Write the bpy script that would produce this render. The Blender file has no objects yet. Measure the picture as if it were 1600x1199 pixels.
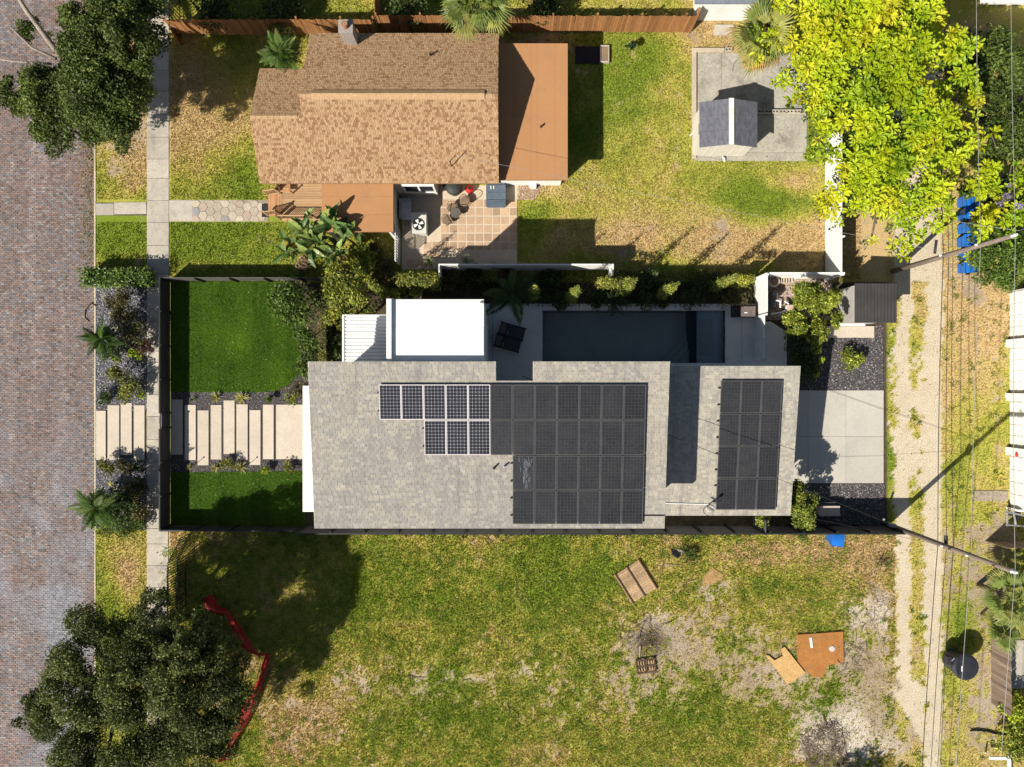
import bpy, math, random
import numpy as np
from mathutils import Vector, Matrix

random.seed(7)
rng = np.random.default_rng(7)
SC = bpy.context.scene
COL = SC.collection

# ---------------------------------------------------------------- scale: a drone 40 m up looks straight down
S, H = 27.7, 40.0                       # ground pixels of the photograph per metre, camera height
def X(px, h=0.0): return (px - 800.0) * (1 - h / H) / S
def Y(py, h=0.0): return (599.5 - py) * (1 - h / H) / S
def P(px, py, h=0.0): return Vector((X(px, h), Y(py, h), h))

# ---------------------------------------------------------------- camera, sky, sun, exposure
cd = bpy.data.cameras.new('camera'); cam = bpy.data.objects.new('camera', cd); COL.objects.link(cam)
cam.location = (0, 0, H); cam.rotation_euler = (0, 0, 0)
cd.sensor_width = 36.0; cd.lens = 36.0 * S * H / 1600.0; cd.clip_start = 0.5; cd.clip_end = 600
SC.camera = cam
SUNV = Vector((0.86, 0.77, -1.0)).normalized()          # the way the light travels
EL, ROT = math.asin(-SUNV.z), math.atan2(-SUNV.x, -SUNV.y)
W = bpy.data.worlds.new('World'); SC.world = W; W.use_nodes = True
wn = W.node_tree.nodes; sky = wn.new('ShaderNodeTexSky'); sky.sky_type = 'NISHITA'
sky.sun_disc = False; sky.sun_elevation = EL; sky.sun_rotation = ROT
W.node_tree.links.new(sky.outputs[0], wn['Background'].inputs[0]); wn['Background'].inputs[1].default_value = 0.05
ld = bpy.data.lights.new('sun', 'SUN'); ld.energy = 5.0; ld.angle = math.radians(0.53); ld.color = (1.0, 0.93, 0.82)
lo = bpy.data.objects.new('sun', ld); COL.objects.link(lo); lo.rotation_euler = SUNV.to_track_quat('-Z', 'Y').to_euler()
lo.location = (-30, -30, 60)
SC.view_settings.view_transform = 'Standard'; SC.view_settings.look = 'None'
SC.view_settings.exposure = 0.58; SC.view_settings.gamma = 1.0; SC.view_settings.use_curve_mapping = False
SC.render.engine = 'CYCLES'
SC.cycles.max_bounces = 6; SC.cycles.diffuse_bounces = 2; SC.cycles.glossy_bounces = 2
SC.cycles.transmission_bounces = 3; SC.cycles.transparent_max_bounces = 6

# ---------------------------------------------------------------- materials
def ramp_mix(nt, fac, a, b):
    m = nt.nodes.new('ShaderNodeMix'); m.data_type = 'RGBA'
    if isinstance(fac, float): m.inputs[0].default_value = fac
    else: nt.links.new(fac, m.inputs[0])
    for k, v in ((6, a), (7, b)):
        if isinstance(v, tuple): m.inputs[k].default_value = (*v[:3], 1)
        else: nt.links.new(v, m.inputs[k])
    return m.outputs[2]
def mulc(nt, a, b):
    m = nt.nodes.new('ShaderNodeMix'); m.data_type = 'RGBA'; m.blend_type = 'MULTIPLY'; m.inputs[0].default_value = 1.0
    nt.links.new(a, m.inputs[6]); nt.links.new(b, m.inputs[7]); return m.outputs[2]
def rng_node(nt, val, lo_, hi_, a=0.3, b=0.7):
    r = nt.nodes.new('ShaderNodeMapRange'); nt.links.new(val, r.inputs[0])
    for k, v in zip((1, 2, 3, 4), (a, b, lo_, hi_)): r.inputs[k].default_value = v
    return r.outputs[0]
def noise(nt, vec, scale, det=4.0, rough=0.6):
    n = nt.nodes.new('ShaderNodeTexNoise'); n.inputs['Scale'].default_value = scale
    n.inputs['Detail'].default_value = det; n.inputs['Roughness'].default_value = rough
    nt.links.new(vec, n.inputs['Vector']); return n.outputs[0]
def M(name, col=(.5, .5, .5), col2=None, scale=1.2, fine=12.0, fvar=.18, rough=.85, bump=.25, bscale=25.0, rand=0.0,
      attr=False, leaf=0.0, spec=.25, metal=0.0, stain=None, stretch=None, stain_scale=.6):
    m = bpy.data.materials.new(name); m.use_nodes = True; nt = m.node_tree; N = nt.nodes; L = nt.links
    b = N['Principled BSDF']; geo = N.new('ShaderNodeNewGeometry'); vec = geo.outputs['Position']
    if stretch:
        mp = N.new('ShaderNodeMapping'); mp.inputs['Scale'].default_value = stretch; L.new(vec, mp.inputs[0]); vec = mp.outputs[0]
    if attr:
        at = N.new('ShaderNodeAttribute'); at.attribute_name = 'col'; base = at.outputs[0]
    else:
        c2 = col2 or tuple(c * .8 for c in col)
        base = ramp_mix(nt, rng_node(nt, noise(nt, vec, scale), 0, 1), tuple(col), tuple(c2))
    if stain:
        base = ramp_mix(nt, rng_node(nt, noise(nt, vec, stain_scale, 6, .7), 0, .85, .52, .72), base, stain)
    if fvar:
        f = rng_node(nt, noise(nt, vec, fine, 3), 1 - fvar, 1 + fvar)
        cb = N.new('ShaderNodeCombineColor')
        for k in range(3): L.new(f, cb.inputs[k])
        base = mulc(nt, base, cb.outputs[0])
    if rand:
        oi = N.new('ShaderNodeObjectInfo'); f = rng_node(nt, oi.outputs['Random'], 1 - rand, 1 + rand, 0, 1)
        cb = N.new('ShaderNodeCombineColor')
        for k in range(3): L.new(f, cb.inputs[k])
        base = mulc(nt, base, cb.outputs[0])
    L.new(base, b.inputs['Base Color'])
    b.inputs['Roughness'].default_value = rough; b.inputs['Specular IOR Level'].default_value = spec
    b.inputs['Metallic'].default_value = metal
    if bump:
        bn = N.new('ShaderNodeBump'); bn.inputs['Strength'].default_value = bump; bn.inputs['Distance'].default_value = .03
        L.new(noise(nt, vec, bscale, 4), bn.inputs['Height']); L.new(bn.outputs[0], b.inputs['Normal'])
    if leaf:
        tr = N.new('ShaderNodeBsdfTranslucent'); L.new(base, tr.inputs[0])
        mx = N.new('ShaderNodeMixShader'); mx.inputs[0].default_value = leaf
        L.new(b.outputs[0], mx.inputs[1]); L.new(tr.outputs[0], mx.inputs[2])
        L.new(mx.outputs[0], N['Material Output'].inputs[0])
    return m

# ---------------------------------------------------------------- building helpers
WLOC, WMAT = {}, {}
def wl(o): return WLOC[o.name] if o is not None else Vector((0, 0, 0))
def tag(o, label=None, cat=None, group=None, kind=None):
    for k, v in (('label', label), ('category', cat), ('group', group), ('kind', kind)):
        if v: o[k] = v
    return o
def thing(name, label, cat, loc, group=None):
    o = bpy.data.objects.new(name, None); o.empty_display_size = .2; COL.objects.link(o)
    o.location = loc; WLOC[o.name] = Vector(loc); WMAT[o.name] = Matrix.Translation(loc); return tag(o, label, cat, group)
def put(name, me, mt, parent=None, loc=(0, 0, 0), rot=None, scale=None, kind=None):
    o = bpy.data.objects.new(name, me); COL.objects.link(o)
    if mt is not None and not me.materials: me.materials.append(mt)
    o.location = Vector(loc); o.parent = parent; WLOC[o.name] = Vector(loc)
    if rot is not None: o.rotation_euler = rot
    if scale is not None: o.scale = scale
    if parent is not None: o.matrix_parent_inverse = WMAT[parent.name].inverted()
    WMAT[o.name] = o.matrix_basis.copy()
    if kind: o['kind'] = kind
    return o
def npobj(name, V, F, mt, parent=None, col=None, kind=None, smooth=False):
    V = np.asarray(V, float).reshape(-1, 3); F = np.asarray(F, np.int32); n, k = F.shape
    lo_, hi_ = V.min(0), V.max(0); c = np.array([(lo_[0] + hi_[0]) / 2, (lo_[1] + hi_[1]) / 2, lo_[2]])
    me = bpy.data.meshes.new(name); me.vertices.add(len(V)); me.vertices.foreach_set('co', (V - c).astype(np.float32).ravel())
    me.loops.add(n * k); me.loops.foreach_set('vertex_index', F.ravel())
    me.polygons.add(n); me.polygons.foreach_set('loop_start', np.arange(0, n * k, k, dtype=np.int32))
    if col is not None:
        a = me.attributes.new('col', 'FLOAT_COLOR', 'POINT'); cc = np.ones((len(V), 4), np.float32); cc[:, :3] = col
        a.data.foreach_set('color', cc.ravel())
    me.update(calc_edges=True)
    if not smooth: me.shade_flat()
    return put(name, me, mt, parent, c, kind=kind)
class MB:
    def __init__(s): s.v, s.f = [], []
    def add(s, vs, fs):
        b = len(s.v); s.v += [tuple(v) for v in vs]; s.f += [tuple(b + i for i in f) for f in fs]; return s
    def box(s, x0, x1, y0, y1, z0, z1):
        return s.add([(x0, y0, z0), (x1, y0, z0), (x1, y1, z0), (x0, y1, z0), (x0, y0, z1), (x1, y0, z1), (x1, y1, z1), (x0, y1, z1)],
                     [(3, 2, 1, 0), (4, 5, 6, 7), (0, 1, 5, 4), (1, 2, 6, 5), (2, 3, 7, 6), (3, 0, 4, 7)])
    def prism(s, poly, z0, z1):          # poly counter-clockwise; z0/z1 numbers or functions of (x,y)
        n = len(poly); f0 = z0 if callable(z0) else (lambda x, y: z0); f1 = z1 if callable(z1) else (lambda x, y: z1)
        return s.add([(x, y, f0(x, y)) for x, y in poly] + [(x, y, f1(x, y)) for x, y in poly],
                     [tuple(range(n - 1, -1, -1)), tuple(range(n, 2 * n))] + [(i, (i + 1) % n, n + (i + 1) % n, n + i) for i in range(n)])
    def tube(s, pts, r, n=6, r1=None, cap=True):
        pts = [Vector(p) for p in pts]; m = len(pts); vs, fs = [], []
        for i, p in enumerate(pts):
            d = (pts[min(i + 1, m - 1)] - pts[max(i - 1, 0)]).normalized()
            a = d.orthogonal().normalized() if abs(d.z) > .9 else d.cross(Vector((0, 0, 1))).normalized(); b = d.cross(a)
            rr = r if r1 is None else r + (r1 - r) * i / (m - 1)
            vs += [p + (a * math.cos(2 * math.pi * k / n) + b * math.sin(2 * math.pi * k / n)) * rr for k in range(n)]
        for i in range(m - 1):
            fs += [(i * n + k, i * n + (k + 1) % n, (i + 1) * n + (k + 1) % n, (i + 1) * n + k) for k in range(n)]
        if cap: fs += [tuple(range(n - 1, -1, -1)), tuple(range((m - 1) * n, m * n))]
        return s.add(vs, fs)
    def lathe(s, c, prof, n=20):         # prof: (radius, z) from the bottom up
        vs = [(c[0] + r * math.cos(2 * math.pi * k / n), c[1] + r * math.sin(2 * math.pi * k / n), c[2] + z) for r, z in prof for k in range(n)]
        m = len(prof); fs = [(i * n + k, i * n + (k + 1) % n, (i + 1) * n + (k + 1) % n, (i + 1) * n + k) for i in range(m - 1) for k in range(n)]
        return s.add(vs, fs + [tuple(range(n - 1, -1, -1)), tuple(range((m - 1) * n, m * n))])
    def build(s, name, mt, parent=None, kind=None, smooth=False):
        V = np.array(s.v); lo_, hi_ = V.min(0), V.max(0); c = np.array([(lo_[0] + hi_[0]) / 2, (lo_[1] + hi_[1]) / 2, lo_[2]])
        me = bpy.data.meshes.new(name); me.from_pydata([tuple(v) for v in V - c], [], s.f); me.update()
        if smooth: me.polygons.foreach_set('use_smooth', [True] * len(me.polygons))
        return put(name, me, mt, parent, c, kind=kind)
_ub = {}
def unit_box(mt):
    if mt.name not in _ub:
        b = MB().box(-.5, .5, -.5, .5, 0, 1); me = bpy.data.meshes.new('block'); me.from_pydata(b.v, [], b.f); me.update(); me.materials.append(mt)
        _ub[mt.name] = me
    return _ub[mt.name]
def box(name, mt, parent, x0, x1, y0, y1, z0, z1, rz=0.0):
    return put(name, unit_box(mt), None, parent, ((x0 + x1) / 2, (y0 + y1) / 2, z0), (0, 0, rz), (abs(x1 - x0), abs(y1 - y0), z1 - z0))
def pbox(name, mt, parent, px0, px1, py0, py1, z0, z1):          # a box by the place its top has in plan (ground pixels)
    return box(name, mt, parent, X(px0, z1), X(px1, z1), Y(py1, z1), Y(py0, z1), z0, z1)
def copy_tree(o, loc, rz, label, sc=1.0, group=None):
    c = o.copy(); COL.objects.link(c); c.location = loc; c.rotation_euler = (0, 0, rz); c.scale = (sc,) * 3
    if label: c['label'] = label
    if group: c['group'] = group
    for ch in o.children:
        d = ch.copy(); COL.objects.link(d); d.parent = c
        for g in ch.children:
            e = g.copy(); COL.objects.link(e); e.parent = d
    return c
def boxes_np(C, D, ang=None, tilt=None):
    """many boxes at once: centres C (n,3), full sizes D (n,3), turn about z; five faces each (no bottom)"""
    n = len(C); t = np.array([(-1, -1, -1), (1, -1, -1), (1, 1, -1), (-1, 1, -1), (-1, -1, 1), (1, -1, 1), (1, 1, 1), (-1, 1, 1)]) * .5
    V = t[None] * D[:, None, :]
    if ang is not None:
        c, s = np.cos(ang)[:, None], np.sin(ang)[:, None]; V = np.stack([V[..., 0] * c - V[..., 1] * s, V[..., 0] * s + V[..., 1] * c, V[..., 2]], -1)
    V = V + C[:, None, :]
    f = np.array([(4, 5, 6, 7), (0, 1, 5, 4), (1, 2, 6, 5), (2, 3, 7, 6), (3, 0, 4, 7)])
    return V.reshape(-1, 3), (np.arange(n)[:, None, None] * 8 + f[None]).reshape(-1, 4)

# ---------------------------------------------------------------- noise for laying out ground cover
def _h(ix, iy, sd):
    n = (ix.astype(np.int64) * 374761393 + iy.astype(np.int64) * 668265263 + sd * 974711) & 0x7fffffff
    n = ((n ^ (n >> 13)) * 1274126177) & 0x7fffffff
    return ((n ^ (n >> 16)) & 0xffff) / 65535.0
def vnoise(x, y, sd):
    ix, iy = np.floor(x), np.floor(y); fx, fy = x - ix, y - iy; fx = fx * fx * (3 - 2 * fx); fy = fy * fy * (3 - 2 * fy)
    a, b, c, d = _h(ix, iy, sd), _h(ix + 1, iy, sd), _h(ix, iy + 1, sd), _h(ix + 1, iy + 1, sd)
    return (a * (1 - fx) + b * fx) * (1 - fy) + (c * (1 - fx) + d * fx) * fy
def fbm(x, y, sd, octv=4):
    s, a, t = 0, 1.0, 0
    for k in range(octv): s = s + a * vnoise(x * 2 ** k, y * 2 ** k, sd + k * 17); t += a; a *= .55
    return s / t
def sm(x, a, b): t = np.clip((x - a) / (b - a), 0, 1); return t * t * (3 - 2 * t)
# ================================================================ GROUND
PXA = lambda x: 800 + x * S
PYA = lambda y: 599.5 - y * S
def blob(px, py, x, y, rx, ry=None): return np.exp(-(((px - x) / rx) ** 2 + ((py - y) / (ry or rx)) ** 2))
def blobs(px, py, L): 
    s = 0
    for x, y, rx, ry, w in L: s = s + w * blob(px, py, x, y, rx, ry)
    return s
def track(px, py):
    wob = (fbm(px * 0 + 3, py / 38, 5, 3) - .5) * 16 + (fbm(px / 6, py / 6, 8, 2) - .5) * 21
    a = (px > 1400 + wob - 10 * sm(py, 1060, 1140) * -3.5) & (px < 1423 + wob * .6)
    b = (px > 1444 + wob * .8) & (px < 1472 + wob * .5)
    mid = (px > 1396 + wob * 1.3) & (px < 1470 + wob * .5) & ((((py > 585 + wob * 3) & (py < 765 + wob * 2)) | (py > 1062 + wob * 2)) & (fbm(px / 12, py / 30, 19) < .62))
    mid &= ~((py > 1090) & (px < 1398 + (py - 1090) * .6))
    lo_ = (px > 1398) & (px < 1470) & (py < 440)
    return (a & (py > 395)) | b | mid | lo_
DRY = [(330, 190, 90, 90, .75), (300, 120, 60, 80, .4), (190, 230, 60, 60, .6), (190, 60, 60, 60, .7), (215, 205, 30, 60, .5), (1240, 370, 80, 40, .8), (1120, 380, 120, 40, .7), (1235, 285, 60, 22, .8), (1080, 300, 60, 40, .3), (960, 370, 60, 30, .5), (1110, 60, 60, 40, .7), (1350, 380, 60, 60, .9), (860, 300, 40, 16, .6),
       (1520, 520, 60, 60, .5), (1500, 640, 60, 100, .35), (1545, 480, 40, 40, .9), (1490, 440, 40, 40, .9), (860, 360, 70, 50, .35), (1010, 250, 60, 50, .15),
       (500, 1115, 70, 50, .65), (440, 1165, 45, 40, .5), (1300, 860, 90, 26, .5), (1180, 865, 50, 18, .8), (270, 850, 20, 30, .9), (1330, 850, 60, 30, .5), (1370, 900, 40, 60, .4), (190, 880, 40, 50, .35), (205, 900, 20, 30, .5), (680, 850, 60, 20, .25)]
GRN = [(385, 1150, 34, 50, .8), (620, 1130, 70, 40, .5), (560, 960, 70, 60, .3), (1190, 320, 66, 42, 1.0), (950, 170, 60, 80, .5), (1020, 110, 60, 60, .35), (330, 375, 80, 40, .6), (390, 280, 26, 60, .7), (190, 370, 60, 40, .6), (170, 240, 30, 40, .4), (840, 330, 40, 40, .5), (720, 930, 110, 80, .55), (900, 900, 110, 60, .5), (700, 1110, 90, 60, .55), (1330, 1000, 60, 40, .2), (1180, 915, 90, 40, .5), (900, 1000, 60, 80, .35), (1090, 1120, 110, 60, .4), (1300, 1010, 40, 30, .4), (1290, 1090, 40, 50, .7), (1010, 1100, 60, 30, .4), (520, 880, 150, 60, .3), (1505, 720, 20, 120, .5), (1500, 960, 30, 120, .4)]
BARE = [(690, 1065, 70, 36, .42), (570, 1060, 50, 26, .36), (820, 1045, 60, 40, .42), (1010, 1010, 75, 60, .62), (1000, 1080, 60, 30, .28), (1110, 1000, 130, 70, .44), (1345, 955, 44, 34, .95), (1375, 965, 12, 30, .9), (1285, 1150, 52, 44, 1.0), (1340, 1140, 26, 44, .7), (500, 1120, 90, 60, .42), (1110, 915, 34, 20, .5), (1180, 1040, 80, 50, .36), (1220, 1080, 60, 40, .42), (1370, 1080, 60, 70, .52), (1345, 1030, 60, 40, .5), (800, 935, 34, 18, .3), (945, 865, 24, 12, .35), (880, 1110, 60, 40, .3), (1380, 880, 20, 60, .3), (1300, 870, 60, 12, .25), (1380, 1150, 60, 60, .5),
        (180, 260, 20, 30, .5), (215, 190, 16, 60, .7), (1060, 260, 12, 60, .2), (1130, 60, 60, 30, .4), (1130, 360, 16, 30, .5), (980, 395, 40, 10, .5), (1280, 230, 14, 40, .4), (1500, 440, 30, 30, .6), (1535, 470, 26, 20, .5), (1560, 640, 10, 160, .35), (1560, 830, 40, 34, .8), (1520, 900, 30, 60, .6), (1545, 1060, 26, 90, .9), (1480, 950, 10, 160, .5), (1520, 1140, 40, 40, .5), (1560, 930, 40, 40, .6), (700, 60, 200, 20, .3), (860, 75, 60, 24, .6), (1090, 55, 20, 14, .5), (1340, 330, 26, 120, .35)]
WHITE = [(1345, 955, 44, 34, .8), (1382, 965, 10, 26, 1.0), (1285, 1150, 50, 44, 1.0), (1335, 1140, 20, 40, 1.0), (1375, 1170, 40, 30, .8), (1010, 990, 60, 40, .5), (1025, 955, 16, 10, .6), (700, 1060, 40, 20, .5), (830, 1045, 60, 30, .5), (945, 862, 20, 10, .6), (690, 1095, 10, 10, .5), (1320, 1020, 26, 20, .4), (1120, 930, 22, 14, .5), (560, 1050, 22, 20, .5), (1550, 640, 10, 200, .3), (1540, 1090, 20, 40, .3), (1215, 1060, 40, 20, .3)]
BURN = [(1018, 1000, 28, 24, 1.0), (1010, 1020, 20, 16, .5)]
def field(px, py):
    n1, n2, n3 = fbm(px / 70, py / 70, 1), fbm(px / 22, py / 22, 2), fbm(px / 7, py / 7, 3, 2)
    lot = (py > 829) & (px > 229) & (px < 1397)
    dry = .35 + (n1 - .5) * .9 + (n2 - .5) * .55 + blobs(px, py, DRY) - blobs(px, py, GRN) * .7
    dry = np.where(lot, dry + .15 + (n3 - .5) * .7, dry + np.where(px > 1396, .2, np.where(px < 505, -.08, 0)))
    bare = blobs(px, py, BARE) + (n2 - .5) * 1.0 + (n1 - .5) * .5 + (n3 - .5) * .7 - .1 + np.where(lot, .13 * sm(py, 960, 1060), 0)
    n4 = fbm(px / 3.4, py / 3.4, 6, 3); bare = sm(sm(bare * np.where(lot, .84, 1), -.05, .8) + (n4 - .5) * 1.5, .30, .86)
    bare = np.where((px > 264) & (px < 1385) & (py > 439) & (py < 829), 1.0, bare)
    white = np.clip(blobs(px, py, WHITE) + (n3 - .5) * .5, 0, 1); burn = np.clip(blobs(px, py, BURN) + (n3 - .5) * .4, 0, 1)
    return np.clip(dry, 0, 1), np.clip(bare, 0, 1), white, burn, n3
def lerp3(a, b, t): return np.asarray(a)[None] * (1 - t[:, None]) + np.asarray(b)[None] * t[:, None]
def mix3(A, b, t): return A * (1 - t[:, None]) + np.asarray(b)[None] * t[:, None]
def grass_rgb(dry): return np.where(dry[:, None] < .5, lerp3((.205, .285, .03), (.485, .455, .09), dry * 2), lerp3((.50, .45, .095), (.60, .435, .215), dry * 2 - 1))
def soil_rgb(px, py, white, burn, n3):
    c = lerp3((.24, .18, .115), (.385, .305, .21), np.clip(n3, 0, 1)); c = mix3(c, (.57, .505, .425), np.clip(white * .9, 0, 1))
    c = mix3(c, (.075, .055, .045), burn)
    return c
CELL = .17
nx, ny = int(68 / CELL), int(54 / CELL)
gx, gy = np.meshgrid(-34 + np.arange(nx + 1) * CELL, -27 + np.arange(ny + 1) * CELL)
gpx, gpy = PXA(gx).ravel(), PYA(gy).ravel()
dry, bare, white, burn, n3 = field(gpx, gpy)
gcol = mix3(grass_rgb(dry) * .8, (0, 0, 0), np.zeros_like(dry)); sc_ = soil_rgb(gpx, gpy, white, burn, n3)
gcol = gcol * (1 - bare[:, None]) + sc_ * bare[:, None]
intrk = track(gpx, gpy)
trk_c = lerp3((.44, .375, .265), (.57, .495, .37), np.clip(fbm(gpx / 14, gpy / 14, 9) * .7 + n3 * .5, 0, 1))
gcol[intrk] = trk_c[intrk]
soil_in = (gpx > 264) & (gpx < 1385) & (gpy > 439) & (gpy < 826)
gcol[soil_in] = lerp3((.045, .035, .025), (.10, .08, .055), n3)[soil_in]
gz = (fbm(gpx / 9, gpy / 9, 31, 2) - .5) * .05 * np.where(intrk | soil_in, .4, 1)
ci, cj = np.meshgrid(np.arange(nx), np.arange(ny)); a = (cj * (nx + 1) + ci).ravel()
quads = np.stack([a, a + 1, a + nx + 2, a + nx + 1], 1); cpx, cpy = gpx[quads].mean(1), gpy[quads].mean(1)
hole = (cpx > 849) & (cpx < 1131) & (cpy > 487) & (cpy < 569)
tk = track(cpx, cpy)
lab = np.full(len(a), 6)
lab[cpx < 1396] = 4; lab[(cpx < 1396) & (cpy < 826)] = 3; lab[(cpx < 1340) & (cpy < 439)] = 2; lab[(cpx < 505) & (cpy < 439)] = 1; lab[cpx < 247] = 0; lab[tk & (cpx > 1385)] = 5
gmat = M('ground_cover', attr=True, fine=14, fvar=.30, bump=.9, bscale=18, rough=.95, spec=.1)
for k, nm in enumerate(['grass_verge', 'front_lawn', 'back_lawn', 'house_lot', 'vacant_lot', 'gravel_track', 'alley_verge']):
    sel = quads[(lab == k) & ~hole & (cpx > 149.6)]
    u, inv = np.unique(sel, return_inverse=True)
    V = np.stack([gx.ravel()[u], gy.ravel()[u], gz[u]], 1)
    npobj(nm, V, inv.reshape(-1, 4), gmat, col=gcol[u], kind='structure', smooth=True)
dirt = M('dirt', (.30, .28, .07), (.20, .22, .05), scale=.3, fine=9, fvar=.3)
box('ground', dirt, None, -200, 200, -200, 200, -2.2, -2.0)['kind'] = 'structure'
far = MB()                                                      # the land goes on beyond the picture
for x0, x1, y0, y1 in ((-23.45, 200, 27, 200), (-23.45, 200, -200, -27), (34, 200, -27, 27)): far.box(x0, x1, y0, y1, -.3, -.02)
far.build('surrounding_land', dirt, kind='structure')

# ---------------------------------------------------------------- grass blades (real, far too many to count)
def blades(name, n, x0, x1, y0, y1, keep, hgt=(.06, .13), wid=.023, colf=None, green=False, seed=1):
    r = np.random.default_rng(seed); px, py = r.uniform(x0, x1, n), r.uniform(y0, y1, n)
    d, b, w, bu, n3_ = field(px, py)
    k = keep(px, py) & (r.random(n) > b * .9) & ~(track(px, py) & (px > 1385)); px, py, d = px[k], py[k], d[k]; m = len(px)
    x, y = X(px), Y(py); ang = r.uniform(0, 2 * np.pi, m); le = r.uniform(0, .75, m); hh = r.uniform(*hgt, m); la = r.uniform(0, 2 * np.pi, m)
    wx, wy = np.cos(ang) * wid, np.sin(ang) * wid
    b0 = np.stack([x - wx, y - wy, np.full(m, .0)], 1); b1 = np.stack([x + wx, y + wy, np.full(m, .0)], 1)
    tp = np.stack([x + np.cos(la) * le * hh * 1.3, y + np.sin(la) * le * hh * 1.3, hh * (1 - .4 * le)], 1)
    V = np.stack([b0, b1, tp], 1).reshape(-1, 3); c = colf(r, m) if colf else grass_rgb(np.clip(d + r.normal(0, .2, m), 0, 1)) * r.uniform(.45, 1.45, m)[:, None]
    return npobj(name, V, np.arange(3 * m).reshape(-1, 3), grassmat, col=np.repeat(c, 3, 0), kind='stuff')
grassmat = M('grass_blade', attr=True, fvar=0, bump=0, rough=.6, leaf=.3, spec=.2)
notwalk = lambda px, py: ~((px > 229) & (px < 266)) & (px > 151) & ~((py > 312) & (py < 348) & (px < 520)) & ~((px > 148) & (px < 230) & (py > 430) & (py < 828))
blades('grass', 66000, 150, 232, -60, 1260, notwalk, seed=1)
blades('grass', 90000, 264, 520, -60, 437, lambda a, b: notwalk(a, b), seed=2)
blades('grass', 270000, 520, 1345, -60, 437, lambda a, b: ~((a > 620) & (a < 808) & (b > 285)) & ~((a > 1082) & (a < 1262) & (b > 76) & (b < 252)), seed=3)
blades('grass', 450000, 232, 1398, 831, 1270, lambda a, b: (a > 266) | (b > 960), (.05, .15), seed=4)
blades('grass', 90000, 1385, 1660, 180, 1270, lambda a, b: a > 1386, seed=5)
# taller weed tufts scattered over the vacant lot
def tufts(name, n, reg, seed, hgt, cols, spread=.16):
    r = np.random.default_rng(seed); px, py = r.uniform(reg[0], reg[1], n), r.uniform(reg[2], reg[3], n); d, b, *_ = field(px, py)
    k = (r.random(n) > b * .9) & (fbm(px / 30, py / 30, 77) > .46) & ~(track(px, py) & (px > 1385)); px, py = px[k], py[k]; m = len(px); q = 14
    x = np.repeat(X(px), q) + r.normal(0, spread * .5, m * q); y = np.repeat(Y(py), q) + r.normal(0, spread * .5, m * q); t = m * q
    an = r.uniform(0, 2 * np.pi, t); L = r.uniform(*hgt, t); w = .03
    b0 = np.stack([x - np.sin(an) * w, y + np.cos(an) * w, np.zeros(t)], 1); b1 = np.stack([x + np.sin(an) * w, y - np.cos(an) * w, np.zeros(t)], 1)
    tp = np.stack([x + np.cos(an) * L, y + np.sin(an) * L, L * .7], 1); c = np.array(cols)[r.integers(0, len(cols), m)]; c = np.repeat(c, q, 0) * r.uniform(.7, 1.3, t)[:, None]
    npobj(name, np.stack([b0, b1, tp], 1).reshape(-1, 3), np.arange(3 * t).reshape(-1, 3), grassmat, col=np.repeat(c, 3, 0), kind='stuff')
tufts('weeds', 3600, (240, 1396, 836, 1250), 11, (.08, .2), [(.16, .26, .025), (.24, .32, .03), (.34, .36, .05), (.12, .18, .02)])
tufts('weeds', 500, (1385, 1600, 430, 1250), 12, (.06, .16), [(.10, .17, .015), (.2, .22, .03)])
# dead leaves and sticks strewn on the ground
def litter(name, n, reg, seed, size, cols, keep=None, zz=.03):
    r = np.random.default_rng(seed); px, py = r.uniform(reg[0], reg[1], n), r.uniform(reg[2], reg[3], n)
    if keep is not None: k = keep(px, py); px, py = px[k], py[k]
    m = len(px); an = r.uniform(0, 6.28, m); L = r.uniform(*size, m); dx, dy = np.cos(an) * L, np.sin(an) * L; x, y = X(px), Y(py); z = np.full(m, zz) + r.uniform(0, .04, m)
    V = np.stack([np.stack([x - dx, y - dy, z], 1), np.stack([x + dy * .4, y - dx * .4, z + .02], 1), np.stack([x + dx, y + dy, z], 1), np.stack([x - dy * .4, y + dx * .4, z + .015], 1)], 1).reshape(-1, 3)
    c = np.array(cols)[r.integers(0, len(cols), m)] * r.uniform(.7, 1.3, m)[:, None]
    npobj(name, V, np.arange(4 * m).reshape(-1, 4), grassmat, col=np.repeat(c, 4, 0), kind='stuff')
BR = [(.30, .19, .09), (.22, .13, .06), (.42, .30, .17), (.5, .42, .3)]
litter('dead_leaves', 1500, (1392, 1580, 300, 1199), 21, (.02, .055), BR, keep=lambda a, b: fbm(a / 30, b / 30, 55) > .5)
litter('dead_leaves', 2200, (240, 1395, 836, 1240), 22, (.03, .08), BR + [(.12, .09, .06)])
litter('dead_leaves', 400, (1060, 1340, 30, 420), 23, (.03, .08), BR)
litter('dead_leaves', 160, (150, 420, 0, 330), 24, (.02, .05), BR)
litter('dead_leaves', 260, (10, 148, 0, 1199), 25, (.03, .06), BR, zz=-.03)

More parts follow.
